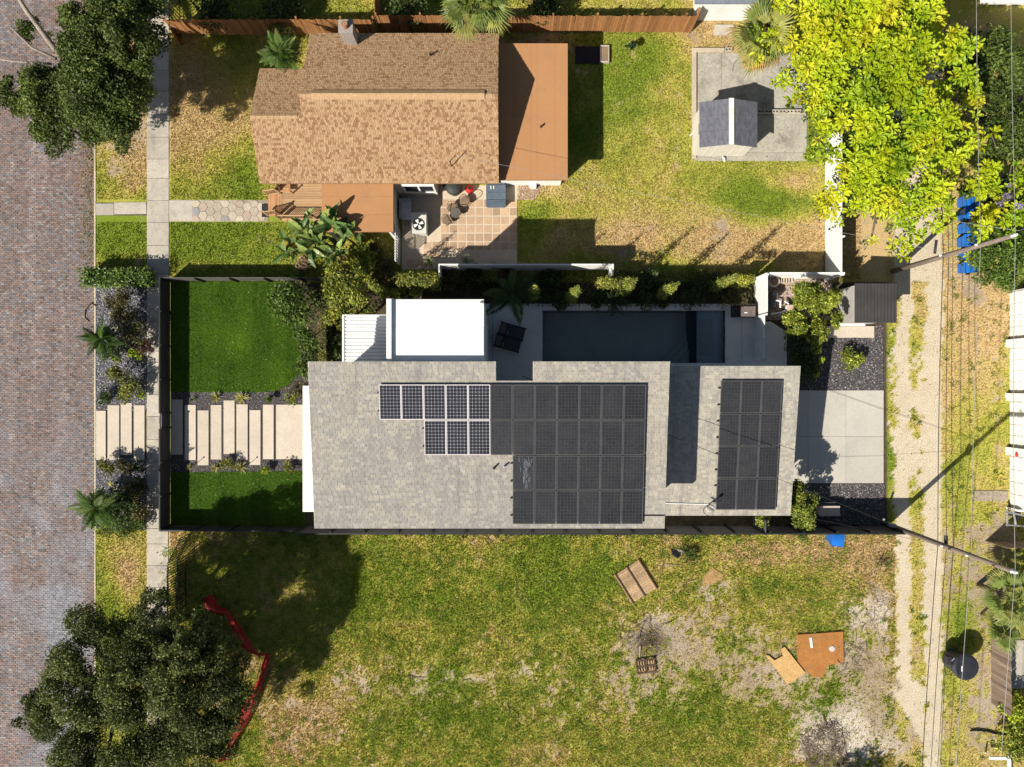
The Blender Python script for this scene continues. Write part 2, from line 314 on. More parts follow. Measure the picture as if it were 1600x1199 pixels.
# ---------------------------------------------------------------- brick street and kerb
sx1 = X(147); street = box('street', M('street_bed', (.13, .11, .09), (.09, .08, .07)), None, -60, sx1, -70, 70, -.40, -.075); street['kind'] = 'structure'
rows = np.arange(-26, 26, .109); C, D, Cc = [], [], []
rr = np.random.default_rng(5)
for i, y in enumerate(rows):
    xs = np.arange(-35, sx1 + .1, .214) + (.107 if i % 2 else 0); xs = xs[xs < sx1 - .02]; n = len(xs)
    C.append(np.stack([xs + rr.normal(0, .004, n), np.full(n, y) + rr.normal(0, .004, n), np.full(n, -.10) + rr.normal(0, .007, n)], 1)); D.append(np.tile((.199, .096, .09), (n, 1)))
C, D = np.concatenate(C), np.concatenate(D); n = len(C); V, F = boxes_np(C, D, rr.normal(0, .02, n))
t1 = fbm(PXA(C[:, 0]) / 60, PYA(C[:, 1]) / 60, 41); t2 = fbm(PXA(C[:, 0]) / 18, PYA(C[:, 1]) / 18, 43)
pal = np.array([(.255, .175, .15), (.225, .175, .165), (.235, .205, .205), (.27, .20, .17), (.215, .21, .225), (.31, .295, .29), (.165, .14, .145)])
idx = np.clip(((t1 * .6 + t2 * .4 - .30) * 7 + .8 + rr.normal(0, 1.0, n)), 0, 6.99).astype(int)
bc = pal[idx] * rr.uniform(.76, 1.24, n)[:, None]; bc = np.where((rr.random(n) < .03)[:, None], np.array((.32, .30, .29))[None], bc); bc = np.where((rr.random(n) < .04)[:, None], bc * .65, bc); lowr = sm(PYA(C[:, 1]), 560, 860) * sm(fbm(PXA(C[:, 0]) / 50, PYA(C[:, 1]) / 50, 47), .3, .7); bc = bc * (1 - lowr[:, None]) + lowr[:, None] * (np.array((.25, .25, .275))[None] * rr.uniform(.8, 1.25, n)[:, None]); wear = 1 + .22 * (sm(fbm(PXA(C[:, 0]) / 16, PYA(C[:, 1]) / 130, 49), .5, .75)); bc = bc * wear[:, None] * (.80 + .12 * lowr)[:, None]
bmat = M('street_brick', attr=True, fine=30, fvar=.2, rough=.8, bump=.3, bscale=60)
npobj('brick', V, F, bmat, street, col=np.repeat(bc, 8, 0), kind='stuff')
conc = M('concrete', (.47, .43, .36), (.36, .33, .28), scale=.9, fine=9, fvar=.12, rand=.10, bump=.15, stain=(.26, .235, .20), stain_scale=1.3)
kerbm = M('kerb_stone', (.50, .43, .31), (.38, .33, .25), rand=.1)
kerb = box('kerb', M('kerb_bed', (.2, .17, .13)), None, X(146.9), X(150.2), -60, 60, -.4, .0); kerb['kind'] = 'structure'
y = -24.0
while y < 24:
    box('kerb_stone', kerbm, kerb, X(147.2), X(150) , y, y + 1.79, -.3, .035 + random.uniform(-.01, .012)); y += 1.8
litter('kerb_weeds', 1500, (118, 147, 190, 470), 27, (.03, .07), [(.26, .22, .04), (.2, .2, .03), (.34, .27, .1)], keep=lambda a, b: (rng.random(len(a)) < sm(a, 112, 147) * sm(470 - b, 0, 120)), zz=-.045)

# ---------------------------------------------------------------- sidewalk of cast slabs
bed = M('path_bed', (.10, .085, .06), (.07, .06, .045))
walk = box('sidewalk', bed, None, X(230.5), X(263.5), Y(1320), Y(-130), -.25, .012); walk['kind'] = 'structure'
yy = [-118, -83, -48, -13, 22, 50, 75, 110, 143, 179, 215, 249, 279, 314, 348, 384, 428, 448, 482, 516, 549, 583, 617, 651, 687, 722, 752, 790, 826, 850, 884, 918, 952, 986, 1020, 1054, 1088, 1122, 1156, 1190, 1224, 1258, 1292]
for a_, b_ in zip(yy, yy[1:]):
    off = 0 if a_ < 430 else -.0
    box('slab', conc, walk, X(230 + off), X(264 if a_ < 430 else 263) , Y(b_ - .35), Y(a_ + .35), -.1, .028 + random.uniform(-.004, .008), random.uniform(-.006, .006))
wst = box('entrance_path', bed, None, X(149.5), X(229.5), Y(337), Y(317), -.2, .012); wst['kind'] = 'structure'
box('slab', conc, wst, X(150.5), X(178), Y(336.5), Y(318.5), -.1, .034, .01); box('slab', conc, wst, X(178.6), X(229), Y(335), Y(316.5), -.1, .03, .012)
# garden path to the brown house: concrete, then hexagonal pavers
gp = box('garden_path', M('path_grout', (.42, .37, .29), (.30, .26, .20), stain=(.2, .17, .13)), None, X(264.5), X(419), Y(346.5), Y(313), -.2, .02); gp['kind'] = 'structure'
box('slab', conc, gp, X(265), X(301), Y(345.5), Y(313.5), -.1, .032)
hexm = [M('hex_paver_tan', (.46, .40, .31), (.38, .33, .26), rand=.16), M('hex_paver_grey', (.34, .33, .31), (.27, .27, .26), rand=.12), M('hex_paver_pink', (.46, .36, .28), (.38, .30, .24), rand=.12)]
for c in range(10):
    for r in range(3):
        px = 306 + c * 11.45; py = 317.5 + r * 13.4 + (6.7 if c % 2 else 0)
        if py > 345 or px > 414: continue
        pts = [(X(px) + .262 * math.cos(math.pi / 3 * k), min(max(Y(py) + .262 * math.sin(math.pi / 3 * k), Y(346)), Y(313.6))) for k in range(6)]
        MB().prism(pts, -.02, .04 + random.uniform(0, .008)).build('paver', random.choices(hexm, (6, 2, 3))[0], gp)
tag(pbox('doormat', M('black_rubber', (.02, .02, .022), (.03, .03, .03), fine=60), None, 409, 419.5, 318.5, 339.5, .03, .055), 'black doormat at the foot of the wooden deck steps', 'doormat')
# ================================================================ BUILDINGS
white = M('white_paint', (.80, .79, .76), (.70, .69, .66), scale=.7, fine=6, fvar=.05, bump=.06, rough=.6, stain=(.62, .60, .55), stain_scale=.8)
stucco = M('white_stucco', (.76, .75, .72), (.68, .67, .64), fvar=.06, bump=.2, bscale=50)
cream = M('cream_stucco', (.66, .58, .45), (.58, .51, .40), fvar=.06, bump=.2, bscale=50)
trim = M('pale_trim', (.62, .58, .50), (.52, .49, .43), fvar=.08)
glass = M('dark_glass', (.02, .025, .03), (.03, .035, .04), fvar=0, bump=0, rough=.08, spec=.6)
steel = M('galvanised_steel', (.45, .46, .47), (.35, .36, .37), rough=.4, metal=.6, bump=.05)
blackm = M('black_metal', (.018, .018, .02), (.03, .03, .03), rough=.45, bump=.05, fvar=.1)
whitemetal = M('white_metal', (.82, .82, .80), (.74, .74, .72), rough=.4, fvar=.04, bump=.03)

def shingle_part(parent, zf, y0, y1, xr, cols, mt, expo=.125, wid=.26, seed=3, up=1, name='shingle', bias=None, var=.07):
    """thin overlapping tabs on a plane that slopes along y; up=+1 when it rises towards +y; xr(y) gives the span(s) in x"""
    r = np.random.default_rng(seed); rows = []
    n = int(round((y1 - y0) / expo)); ex = (y1 - y0) / n
    for i in range(n):
        ya = y0 + i * ex; yb = ya + ex
        for xa, xb in xr((ya + yb) / 2):
            xs = np.arange(xa - r.uniform(0, wid), xb, wid); xs = xs[xs < xb - .02]
            if not len(xs): continue
            l = np.maximum(xs, xa); rr_ = np.minimum(xs + wid - .012, xb); k = rr_ - l > .02
            rows.append(np.stack([l[k], rr_[k], np.full(k.sum(), ya), np.full(k.sum(), yb)], 1))
    R = np.concatenate(rows); m = len(R); lo_t = .020 + r.uniform(0, .012, m); hi_t = np.full(m, .006)
    ta, tb = (lo_t, hi_t) if up > 0 else (hi_t, lo_t)
    za, zb = zf(R[:, 2]), zf(R[:, 3])
    def q(x, y, z): return np.stack([x, y, z], 1)
    V = np.stack([q(R[:, 0], R[:, 2], za + .001), q(R[:, 1], R[:, 2], za + .001), q(R[:, 1], R[:, 3], zb + .001), q(R[:, 0], R[:, 3], zb + .001),
                  q(R[:, 0], R[:, 2], za + ta), q(R[:, 1], R[:, 2], za + ta), q(R[:, 1], R[:, 3], zb + tb), q(R[:, 0], R[:, 3], zb + tb)], 1).reshape(-1, 3)
    f = np.array([(4, 5, 6, 7), (0, 1, 5, 4), (1, 2, 6, 5), (2, 3, 7, 6), (3, 0, 4, 7)])
    F = (np.arange(m)[:, None, None] * 8 + f[None]).reshape(-1, 4)
    w = r.random(m) + (bias(R[:, 0], R[:, 2]) if bias is not None else 0)
    idx = np.clip(w * len(cols), 0, len(cols) - 1).astype(int); c = np.array(cols)[idx] * r.uniform(1 - var, 1 + var, m)[:, None]
    return npobj(name, V, F, mt, parent, col=np.repeat(c, 8, 0), kind='stuff')
def window(parent, x0, x1, y0, y1, z0, z1, axis='y', panes=2, out=1, name='window'):
    """a framed window standing proud of a wall; axis is the wall's normal, out its sign"""
    f = MB(); g = .05; wd = (x1 - x0) if axis == 'y' else (y1 - y0); a0 = x0 if axis == 'y' else y0; base = y0 if axis == 'y' else x0
    def bx(a, b, za, zb, d0, d1):
        if axis == 'y': return f.box(a, b, min(base + out * d0, base + out * d1), max(base + out * d0, base + out * d1), za, zb)
        return f.box(min(base + out * d0, base + out * d1), max(base + out * d0, base + out * d1), a, b, za, zb)
    for k in range(panes + 1): c = a0 + wd * k / panes; bx(c - g, c + g, z0, z1, .003, .07)
    for z in (z0, z1): bx(a0 - g, a0 + wd + g, z - g, z + g, .002, .08)
    w = f.build(name, white, parent); p = MB(); f = p; bx(a0, a0 + wd, z0, z1, .004, .03); p.build('pane', glass, w); return w

# ---------------------------------------------------------------- the white two-storey house with its garage wing
ZM = lambda y: 7.4 + (y - 1.015) * (1.1 / 7.9)
ZG = lambda y: 4.6 + (y - .879) * (1.1 / 7.68)
SLOPE = math.atan(1.1 / 7.9)
house = thing('main_house', 'large white house with weathered grey shingle roofs and solar panels beside the dark pool', 'house', (-1, -3, 0))
w = MB().prism([(-9.12, -6.35), (6.75, -6.35), (6.75, .1), (-9.12, .1)], -.2, lambda x, y: ZM(y) - .2).build('wall', stucco, house)
for x in (-7.6, -4.5, -1.2, 2.5, 5.2): window(w, x - .6, x + .6, -6.35, -6.35, 4.2, 5.4, 'y', 2, -1)
for y in (-5.2, -1.6): window(w, -9.12, -9.12, y - .7, y + .7, 3.7, 4.9, 'x', 2, -1)
window(w, -.6, .8, .1, .1, .15, 2.3, 'y', 2, 1, 'glass_door'); window(w, 2.2, 5.4, .1, .1, .15, 2.3, 'y', 3, 1, 'glass_door')
roof = MB().prism([(-9.39, -6.889), (7.24, -6.889), (7.267, 1.015), (.97, 1.015), (.97, .13), (-.735, .13), (-.735, 1.015), (-9.39, 1.015)],
                  lambda x, y: ZM(y) - .22, lambda x, y: ZM(y)).build('roof', trim, house)
def mspan(y): return [(-9.38, -.745), (.98, 7.255)] if y > .125 else [(-9.38, 7.245)]
GREY = [(.37, .345, .29), (.35, .328, .282), (.33, .31, .274), (.31, .294, .266), (.295, .28, .258)]
shm = M('grey_shingle', attr=True, fine=22, fvar=.18, bump=.35, bscale=70, rough=.95, spec=.1, stain=(.225, .205, .205), stain_scale=1.3, stretch=(2.2, .2, .4))
gb = lambda x, y: (fbm(x * 1.3, y * .3, 61) - .5) * 1.1 + sm(-y, -.5, 5.5) * .30 - sm(x, 5.6, 6.6) * .45 - .12
shingle_part(roof, ZM, -6.885, .125, mspan, GREY, shm, .122, .27, 3, 1, bias=gb, var=.10); shingle_part(roof, ZM, .135, 1.01, mspan, GREY, shm, .122, .27, 4, 1, bias=gb, var=.10)
gw = MB().prism([(6.9, -6.3), (13.9, -6.3), (13.9, .35), (6.9, .35)], -.2, lambda x, y: ZG(y) - .2).build('garage_wall', stucco, house)
window(gw, 8.2, 9.6, .35, .35, 1.0, 2.2, 'y', 2, 1); window(gw, 11.2, 12.4, -6.3, -6.3, 1.2, 2.2, 'y', 2, -1)
gd = MB(); 
for k in range(4): gd.box(13.905, 13.95, -5.6, -.6, .05 + k * .56, .58 + k * .56)
gd.build('garage_door', whitemetal, house)
groof = MB().prism([(6.75, -6.80), (14.33, -6.80), (14.41, .879), (6.75, .879)], lambda x, y: ZG(y) - .2, lambda x, y: ZG(y)).build('garage_roof', trim, house)
shingle_part(groof, ZG, -6.795, .875, lambda y: [(6.76, 14.33 + .08 * (y + 6.8) / 7.68)], [(.42, .39, .32), (.375, .35, .295), (.35, .33, .285), (.325, .31, .275)], shm, .118, .25, 6, 1, bias=lambda x, y: (fbm(x * 1.3, y * .3, 63) - .5) * .8 - .1)
MB().tube([(6.8, -6.1, ZG(-6.1) + .04), (8.3, -6.15, ZG(-6.1) + .04), (10.1, -6.2, ZG(-6.2) + .04)], .022).build('conduit', whitemetal, house)
MB().tube([(6.1, -6.25, ZM(-6.25) + .05), (7.22, -6.25, ZM(-6.25) + .05)], .025).build('conduit', blackm, house)
for px, py in ((772, 731), (788, 729)):
    h = 6.75; x, y = X(px, h), Y(py, h); MB().lathe((x, y, ZM(y) - .02), [(.09, 0), (.09, .04), (.045, .05), (.045, .32), (.03, .33)], 10).build('vent_pipe', M('grey_pipe', (.4, .4, .38)) if px > 780 else blackm, house)
box('white_roof_strip', white, house, -10.33, -9.125, -6.33, -.115, 4.82, 5.0)
for k in range(2): box('canopy_post', white, house, -10.2, -10.08, -6.2 + k * 5.9, -6.08 + k * 5.9, 0, 4.82)
# two-storey box with the flat white roof
box('tower_wall', stucco, house, -5.76, -1.36, .11, 3.87, -.2, 6.84)
tr = box('flat_roof', M('white_membrane', (.83, .825, .80), (.76, .755, .73), scale=.5, fvar=.04, bump=.06, stain=(.68, .66, .62), stain_scale=.5), house, -5.81, -1.31, .115, 3.917, 6.843, 7.0)
for k in range(3): box('membrane_sheet', bpy.data.materials['white_membrane'], tr, -5.57, -1.32, .13 + k * 1.26, .13 + (k + 1) * 1.26 - .006, 7.001, 7.006 + .006 * (k % 2))
pw = MB().box(-5.81, -5.58, .3, 3.917, 7.003, 7.22).build('parapet', white, house)
MB().box(-1.5, -1.312, 3.72, 3.80, 7.003, 7.1).build('roof_scupper', steel, house)
window(house, -5.76 + 0, -5.76, 1.6, 2.8, 4.2, 5.6, 'x', 1, -1); window(house, -1.36, -1.36, 1.3, 3.0, .15, 2.3, 'x', 2, 1, 'glass_door')
# ribbed white metal awning west of it
pg = box('awning', whitemetal, house, -8.50, -5.77, .12, 3.41, 4.1, 4.16)
rib = bpy.data.meshes.new('rib'); b = MB().prism([(-1.44, -.075), (1.44, -.075), (1.44, .075), (-1.44, .075)], 0, lambda x, y: .075 if abs(y) < .05 else .012)
b = MB(); b.add([(-1.46, -.082, 0), (1.46, -.082, 0), (1.46, -.05, .06), (-1.46, -.05, .06), (1.46, .05, .06), (-1.46, .05, .06), (1.46, .075, 0), (-1.46, .075, 0)], [(0, 1, 2, 3), (3, 2, 4, 5), (5, 4, 6, 7), (0, 3, 5, 7), (1, 6, 4, 2)])
rib.from_pydata(b.v, [], b.f); rib.update()
for k in range(18): put('rib', rib, whitemetal, pg, (-7.1, .22 + k * .18, 4.162), None, (.92, .96, 1))
MB().box(-8.56, -8.46, .12, 3.47, 4.02, 4.26).build('gutter', whitemetal, pg); MB().box(-8.455, -5.77, 3.413, 3.47, 4.02, 4.25).build('fascia', whitemetal, pg)
for y in (.3, 3.4): box('awning_post', whitemetal, house, -8.42, -8.32, y, y + .1, 0, 4.095)

# ---------------------------------------------------------------- solar arrays: panels > frame, cell
def local(b, name, mt):
    me = bpy.data.meshes.new(name); me.from_pydata(b.v, [], b.f); me.update(); me.materials.append(mt); return me
PW, PH = 1.005, 1.635
silver = M('silver_frame', (.74, .70, .68), (.66, .63, .62), rough=.35, fvar=.03, bump=0)
bframe = M('black_frame', (.075, .075, .08), (.10, .10, .10), rough=.4, fvar=.05, bump=0)
cellm = M('blue_black_cell', (.018, .019, .026), (.03, .031, .04), scale=1.5, rough=.22, fvar=.2, bump=0, spec=.45)
cellb = M('black_cell', (.022, .024, .028), (.034, .034, .036), scale=1.2, rough=.3, fvar=.3, bump=0, spec=.32, rand=.2)
sheet_w = M('white_backsheet', (.36, .36, .39), fvar=.03, bump=0); sheet_b = M('black_backsheet', (.045, .046, .05), (.05, .05, .055), fvar=.1, bump=0, rough=.3)
def pmesh(fw, gap):
    body = MB().box(-PW / 2 + .01, PW / 2 - .01, -PH / 2 + .01, PH / 2 - .01, 0, .032)
    fr = MB().box(-PW / 2, PW / 2, -PH / 2, -PH / 2 + fw, -.005, .042).box(-PW / 2, PW / 2, PH / 2 - fw, PH / 2, -.005, .042)
    fr.box(-PW / 2, -PW / 2 + fw, -PH / 2 + fw, PH / 2 - fw, -.005, .042).box(PW / 2 - fw, PW / 2, -PH / 2 + fw, PH / 2 - fw, -.005, .042)
    ce = MB(); cw, chh = (PW - 2 * fw - .02) / 6, (PH - 2 * fw - .02) / 10
    for i in range(6):
        for j in range(10):
            x, y = -PW / 2 + fw + .01 + (i + .5) * cw, -PH / 2 + fw + .01 + (j + .5) * chh
            a_, b_ = cw / 2 - gap, chh / 2 - gap; c_ = .02
            ce.prism([(x - a_ + c_, y - b_), (x + a_ - c_, y - b_), (x + a_, y - b_ + c_), (x + a_, y + b_ - c_), (x + a_ - c_, y + b_), (x - a_ + c_, y + b_), (x - a_, y + b_ - c_), (x - a_, y - b_ + c_)], .033, .037)
    return body, fr, ce
SIL = [local(b, n, m) for b, n, m in zip(pmesh(.024, .0052), ('solar_panel', 'frame', 'cell'), (sheet_w, silver, cellm))]
BLK = [local(b, n, m) for b, n, m in zip(pmesh(.028, .009), ('solar_panel', 'frame', 'cell'), (sheet_b, bframe, cellb))]
railm = M('mount_rail', (.08, .08, .085), rough=.4, metal=.4)
def array(label, spots, kind, zf):
    xs, ys = [s_[0] for s_ in spots], [s_[1] for s_ in spots]
    t = thing('solar_array', label, 'solar panels', (sum(xs) / len(xs), sum(ys) / len(ys), zf(sum(ys) / len(ys))), 'solar arrays on the grey roofs')
    for x, y in spots:
        p = put('solar_panel', kind[0], None, t, (x, y, zf(y) + .13), (SLOPE, 0, 0))
        for k, n in ((1, 'frame'), (2, 'cell')):
            o = put(n, kind[k], None, None); o.parent = p; o.location = (0, 0, 0)
            if n == 'cell': o['kind'] = 'stuff'
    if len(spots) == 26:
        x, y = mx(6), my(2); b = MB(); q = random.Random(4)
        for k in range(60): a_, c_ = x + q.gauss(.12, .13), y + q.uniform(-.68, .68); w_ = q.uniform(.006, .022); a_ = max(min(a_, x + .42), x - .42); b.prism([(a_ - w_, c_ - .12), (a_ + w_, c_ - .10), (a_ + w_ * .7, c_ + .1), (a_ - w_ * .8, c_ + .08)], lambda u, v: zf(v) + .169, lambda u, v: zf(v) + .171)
        b.build('glare_streaks', M('painted_glare', (.15, .165, .2), (.08, .09, .115), scale=20, fvar=.3), t)  # glare on one panel, imitated by thin pale coloured streaks
    for y in sorted(set(ys)):
        xx = [s_[0] for s_ in spots if s_[1] == y]
        for d in (-.42, .42): MB().box(min(xx) - .62, max(xx) + .5, y + d - .02, y + d + .02, zf(y + d) + .03, zf(y + d) + .12).build('rail', railm, t)
    return t
mx = lambda c: -6.13 + 1.026 * (c + .5); my = lambda r: -.03 - 1.655 * (r + .5)
array('eight silver framed solar panels in two rows at the left of the main roof', [(mx(c), my(0)) for c in range(5)] + [(mx(c), my(1)) for c in range(2, 5)], SIL, ZM)
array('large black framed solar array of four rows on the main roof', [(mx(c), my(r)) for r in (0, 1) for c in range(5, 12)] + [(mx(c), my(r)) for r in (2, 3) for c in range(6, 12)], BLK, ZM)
array('twelve black solar panels in three columns on the garage roof', [(10.42 + 1.026 * (c + .5), .17 - 1.66 * (r + .5)) for c in range(3) for r in range(4)], BLK, ZG)

# ---------------------------------------------------------------- the brown shingled house
K = .4604
ZS = lambda y: 3 + (y - 10.45) * K
ZN = lambda y: 3 + (18.27 - y) * K
ZF = lambda y: 3 + (16.43 - y) * K
bh = thing('brown_house', 'single storey house with brown mottled shingle roof and flat brown additions', 'house', (-6, 14, 0))
def gable(x0, x1, y0, y1, ridge, ze, zr, b=None):
    b = b or MB(); pr = [(y0, -.2), (y1, -.2), (y1, ze), (ridge, zr), (y0, ze)]
    return b.add([(x, y, z) for x in (x0, x1) for y, z in pr], [(0, 1, 2, 3, 4), (9, 8, 7, 6, 5)] + [(i, i + 5, (i + 1) % 5 + 5, (i + 1) % 5) for i in range(5)])
wb = gable(-10.3, -6.52, 11.35, 18.1, 14.36, 2.88, 4.6); gable(-6.518, -4.15, 10.58, 18.1, 14.36, 2.88, 4.6, wb); gable(-4.148, -.78, 11.6, 18.1, 14.36, 2.88, 4.6, wb); gable(-12.95, -10.302, 11.35, 16.25, 13.44, 2.88, 4.2, wb)
wb = wb.build('wall', cream, bh)
rf = MB(); tt = .14
def slab(x0, x1, y0, y1, zf): rf.prism([(x0, y0), (x1, y0), (x1, y1), (x0, y1)], lambda x, y: zf(y) - tt, lambda x, y: zf(y))
slab(-10.56, -.69, 10.45, 14.36, ZS); slab(-10.56, -.69, 14.362, 18.27, ZN); slab(-13.17, -10.562, 10.45, 13.44, ZS); slab(-13.17, -10.562, 13.442, 16.43, ZF)
brf = rf.build('roof', M('brown_fascia', (.32, .19, .10), (.26, .16, .09)), bh)
BRN = [(.40, .268, .155), (.382, .25, .142), (.36, .23, .128), (.335, .208, .113), (.265, .155, .083), (.24, .138, .072)]
bsh = M('brown_shingle', attr=True, fine=26, fvar=.16, bump=.35, bscale=70, rough=.95, spec=.1)
bb = lambda x, y: (fbm(x * 2.2, y * 2.5, 71) - .5) * .3 - .08
bb2 = lambda x, y: bb(x, y) - .12
for zf, y0, y1, x0, x1, up, bi in ((ZS, 10.45, 14.36, -10.56, -.69, 1, bb), (ZN, 14.36, 18.27, -10.56, -.69, -1, bb2), (ZS, 10.45, 13.44, -13.17, -10.56, 1, bb), (ZF, 13.44, 16.43, -13.17, -10.56, -1, bb2)):
    shingle_part(brf, zf, y0, y1, lambda y: [(x0, x1)], BRN, bsh, .108, .128, int(y1 * 10), up, bias=bi)
def ridgecap(x0, x1, y, z, half, name='ridge_cap', step=.3, lift=.03):
    b = MB()
    n = int((x1 - x0) / step)
    for i in range(n):
        a_, c_ = x0 + i * step, x0 + (i + 1) * step - .01; l = lift + (i % 2) * .004
        b.add([(a_, y - half, z - half * K + l), (c_, y - half, z - half * K + l), (c_, y, z + l), (a_, y, z + l), (c_, y + half, z - half * K + l), (a_, y + half, z - half * K + l)], [(0, 1, 2, 3), (3, 2, 4, 5)])
    return b.build(name, M('ridge_shingle', (.40, .27, .155), (.33, .21, .115), scale=6), brf)
ridgecap(-10.56, -.7, 14.36, 4.80, .14); ridgecap(-13.17, -10.6, 13.44, 4.377, .14)
rv = MB(); xa, xb = X(486, 4.9), X(757, 4.9)
rv.add([(xa, 14.12, 4.75), (xb, 14.12, 4.75), (xb, 14.36, 4.93), (xa, 14.36, 4.93), (xb, 14.60, 4.75), (xa, 14.60, 4.75)], [(0, 1, 2, 3), (3, 2, 4, 5), (0, 3, 5), (1, 4, 2)])
rvent = rv.build('ridge_vent', M('vent_cap', (.42, .28, .16), (.35, .22, .12), scale=5), brf)
ch = MB().box(-8.62, -7.98, 17.5, 18.1, 2.9, 4.55).box(-8.66, -7.94, 17.46, 18.14, 4.552, 4.66).build('chimney', M('grey_render', (.33, .29, .26), (.26, .23, .21), bump=.3), bh)
MB().lathe((-8.3, 17.8, 4.66), [(.16, 0), (.17, .1), (.13, .26), (.16, .3)], 12).build('chimney_pot', M('clay', (.32, .17, .10)), ch)
MB().lathe((X(672, 3.9), Y(84, 3.9), ZN(Y(84, 3.9)) - .03), [(.1, 0), (.1, .03), (.05, .05), (.05, .3), (.04, .31)], 10).build('vent_pipe', blackm, bh)
# flat additions under rolled roofing
rollm = M('rolled_roofing', (.41, .215, .10), (.385, .20, .092), scale=.5, fine=40, fvar=.14, rand=.04, stain=(.33, .185, .095), stain_scale=.9, bump=.25, bscale=90, rough=.95, spec=.1)
fr_ = box('flat_roof', M('roof_edge', (.36, .2, .1), fvar=.05), bh, -.68, 2.94, 10.75, 17.94, 2.42, 2.58)
x = -.68
for k, wd in enumerate((.78, .92, .30, .95, .67)): box('roofing_strip', rollm, fr_, x + .002, x + wd - .004, 10.752, 17.938, 2.582, 2.598 + .005 * (k % 2)); x += wd
MB().lathe((X(845, 2.6), Y(199, 2.6), 2.59), [(.07, 0), (.05, .05), (.05, .25)], 8).build('vent_pipe', M('brown_pipe', (.12, .06, .03)), bh)
box('addition_wall', white, bh, -.60, 2.72, 11.17, 17.7, -.1, 2.415)
box('wall_footing', white, bh, 1.0, 1.35, 10.95, 11.165, -.1, .5)
pr_ = box('porch_roof', M('porch_edge', (.38, .2, .1), fvar=.05), bh, -10.0, -6.24, 7.98, 11.2, 2.58, 2.72)
y = 7.98
for k, wd in enumerate((.9, .95, .93, .44)): box('roofing_strip', rollm, pr_, -9.998, -6.242, y + .002, y + wd - .003, 2.722, 2.738 + .005 * (k % 2)); y += wd
box('porch_wall', cream, bh, -6.5, -6.36, 8.2, 10.57, -.1, 2.575)
for x, y in ((-9.8, 8.15), (-6.55, 8.15)): box('porch_post', white, bh, x, x + .12, y - .12, y, 0, 2.575)
window(wb, X(632, 1.5), X(679, 1.5), 10.58, 10.58, .95, 2.25, 'y', 2, -1)
box('parapet_cap', white, bh, -.66, 2.7, 10.99, 11.165, 2.2, 2.415)
ant = thing('roof_antenna', 'thin dark aerial mast with a cross bar on the brown roof', 'antenna', (X(705, 3.6), Y(258, 3.6), ZS(Y(258, 3.6))))
x, y, z = ant.location; MB().tube([(x, y, z - .05), (x, y, z + .9)], .025).build('mast', blackm, ant); MB().tube([(x - .05, y - .05, z + .88), (x + .3, y + .28, z + .92)], .02).build('cross_bar', blackm, ant)

# ---------------------------------------------------------------- row of lock-up garages along the alley
ga = thing('garage_row', 'white garage building with four panelled doors along the alley', 'garage', (29.5, -1, 0))
GX = X(1577); box('wall', white, ga, GX + .06, GX + 6, Y(793), Y(455), -.1, 3.0); box('roof', white, ga, GX - .1, GX + 6.2, Y(793) - .1, Y(455) + .1, 3.003, 3.16)
px_b = [455, 530, 534, 615, 619, 698, 702, 793]
for k, (ya, yb) in enumerate(((457, 529), (545, 613), (628, 696), (713, 789))):
    d = thing('garage_door', None, None, (GX, Y((ya + yb) / 2), 0)); d.parent = ga; d.matrix_parent_inverse = WMAT[ga.name].inverted()
    y0, y1 = Y(yb), Y(ya); n = 4
    MB().box(GX + .02, GX + .055, y0, y1, 0, 2.3).build('door_leaf', white, d)
    pm = unit_box(white)
    for i in range(n):
        for j in range(4): put('panel', pm, None, d, (GX + .005, y0 + (i + .5) * (y1 - y0) / n, .06 + j * .56), None, (.03, (y1 - y0) / n - .09, .46))
for yy_ in (537, 620.5, 704.5): box('pilaster', white, ga, GX - .22, GX + .055, Y(yy_ + 6), Y(yy_ - 6), -.05, 2.98)
MB().lathe((GX - .226, Y(708), .95), [(.001, -.1), (.14, 0), (.001, .1)], 8).build('red_mark', M('red_sticker', (.55, .03, .03)), ga)
MB().box(GX - .2, GX + .3, Y(795), Y(792) , 0, 1.0).build('corner_post', white, ga)

# ---------------------------------------------------------------- sheds and neighbours
sh = thing('plastic_shed', 'small beige plastic shed with dark gabled roof and white ridge on a concrete pad', 'shed', (11.6, 13.9, .05))
shw = M('beige_plastic', (.62, .58, .50), (.55, .52, .46), fvar=.06, bump=.1)
gb_ = MB(); pr = [(10.22, .03), (13.05, .03), (13.05, 1.86), (11.63, 2.35), (10.22, 1.86)]
gb_.add([(x, y, z) for y in (12.83, 15.0) for x, z in pr], [(0, 1, 2, 3, 4), (9, 8, 7, 6, 5)] + [(i, i + 5, (i + 1) % 5 + 5, (i + 1) % 5) for i in range(5)])
swl = gb_.build('wall', shw, sh)
darkr = M('dark_plastic_roof', (.085, .09, .115), (.16, .16, .18), scale=2.5, fvar=.2, rough=.45, stretch=(3, 1, 1))
for side in (-1, 1):
    for r_ in range(3):
        for c_ in range(2):
            xa = 11.63 + side * (.12 + c_ * .72); xb = 11.63 + side * (.12 + (c_ + 1) * .72 - .008); y0 = 12.69 + r_ * .813; y1 = y0 + .803
            zz = lambda x: 2.43 - abs(x - 11.63) * .345
            xs = sorted((xa, xb)); MB().prism([(xs[0], y0), (xs[1], y0), (xs[1], y1), (xs[0], y1)], lambda x, y: zz(x) - .04, lambda x, y: zz(x) + .03 * 0).build('roof_panel', darkr, sh)
for k in range(9): box('ridge_cap', white, sh, 11.50, 11.76, 12.68 + k * .272, 12.68 + k * .272 + .264, 2.40, 2.45)
for x in (10.7, 11.15, 12.1, 12.6): box('wall_rib', shw, sh, x, x + .04, 12.80, 12.828, .05, 1.8)
box('vent', M('grey_vent', (.25, .25, .25)), sh, 10.2, 10.217, 13.6, 14.2, 1.2, 1.6)
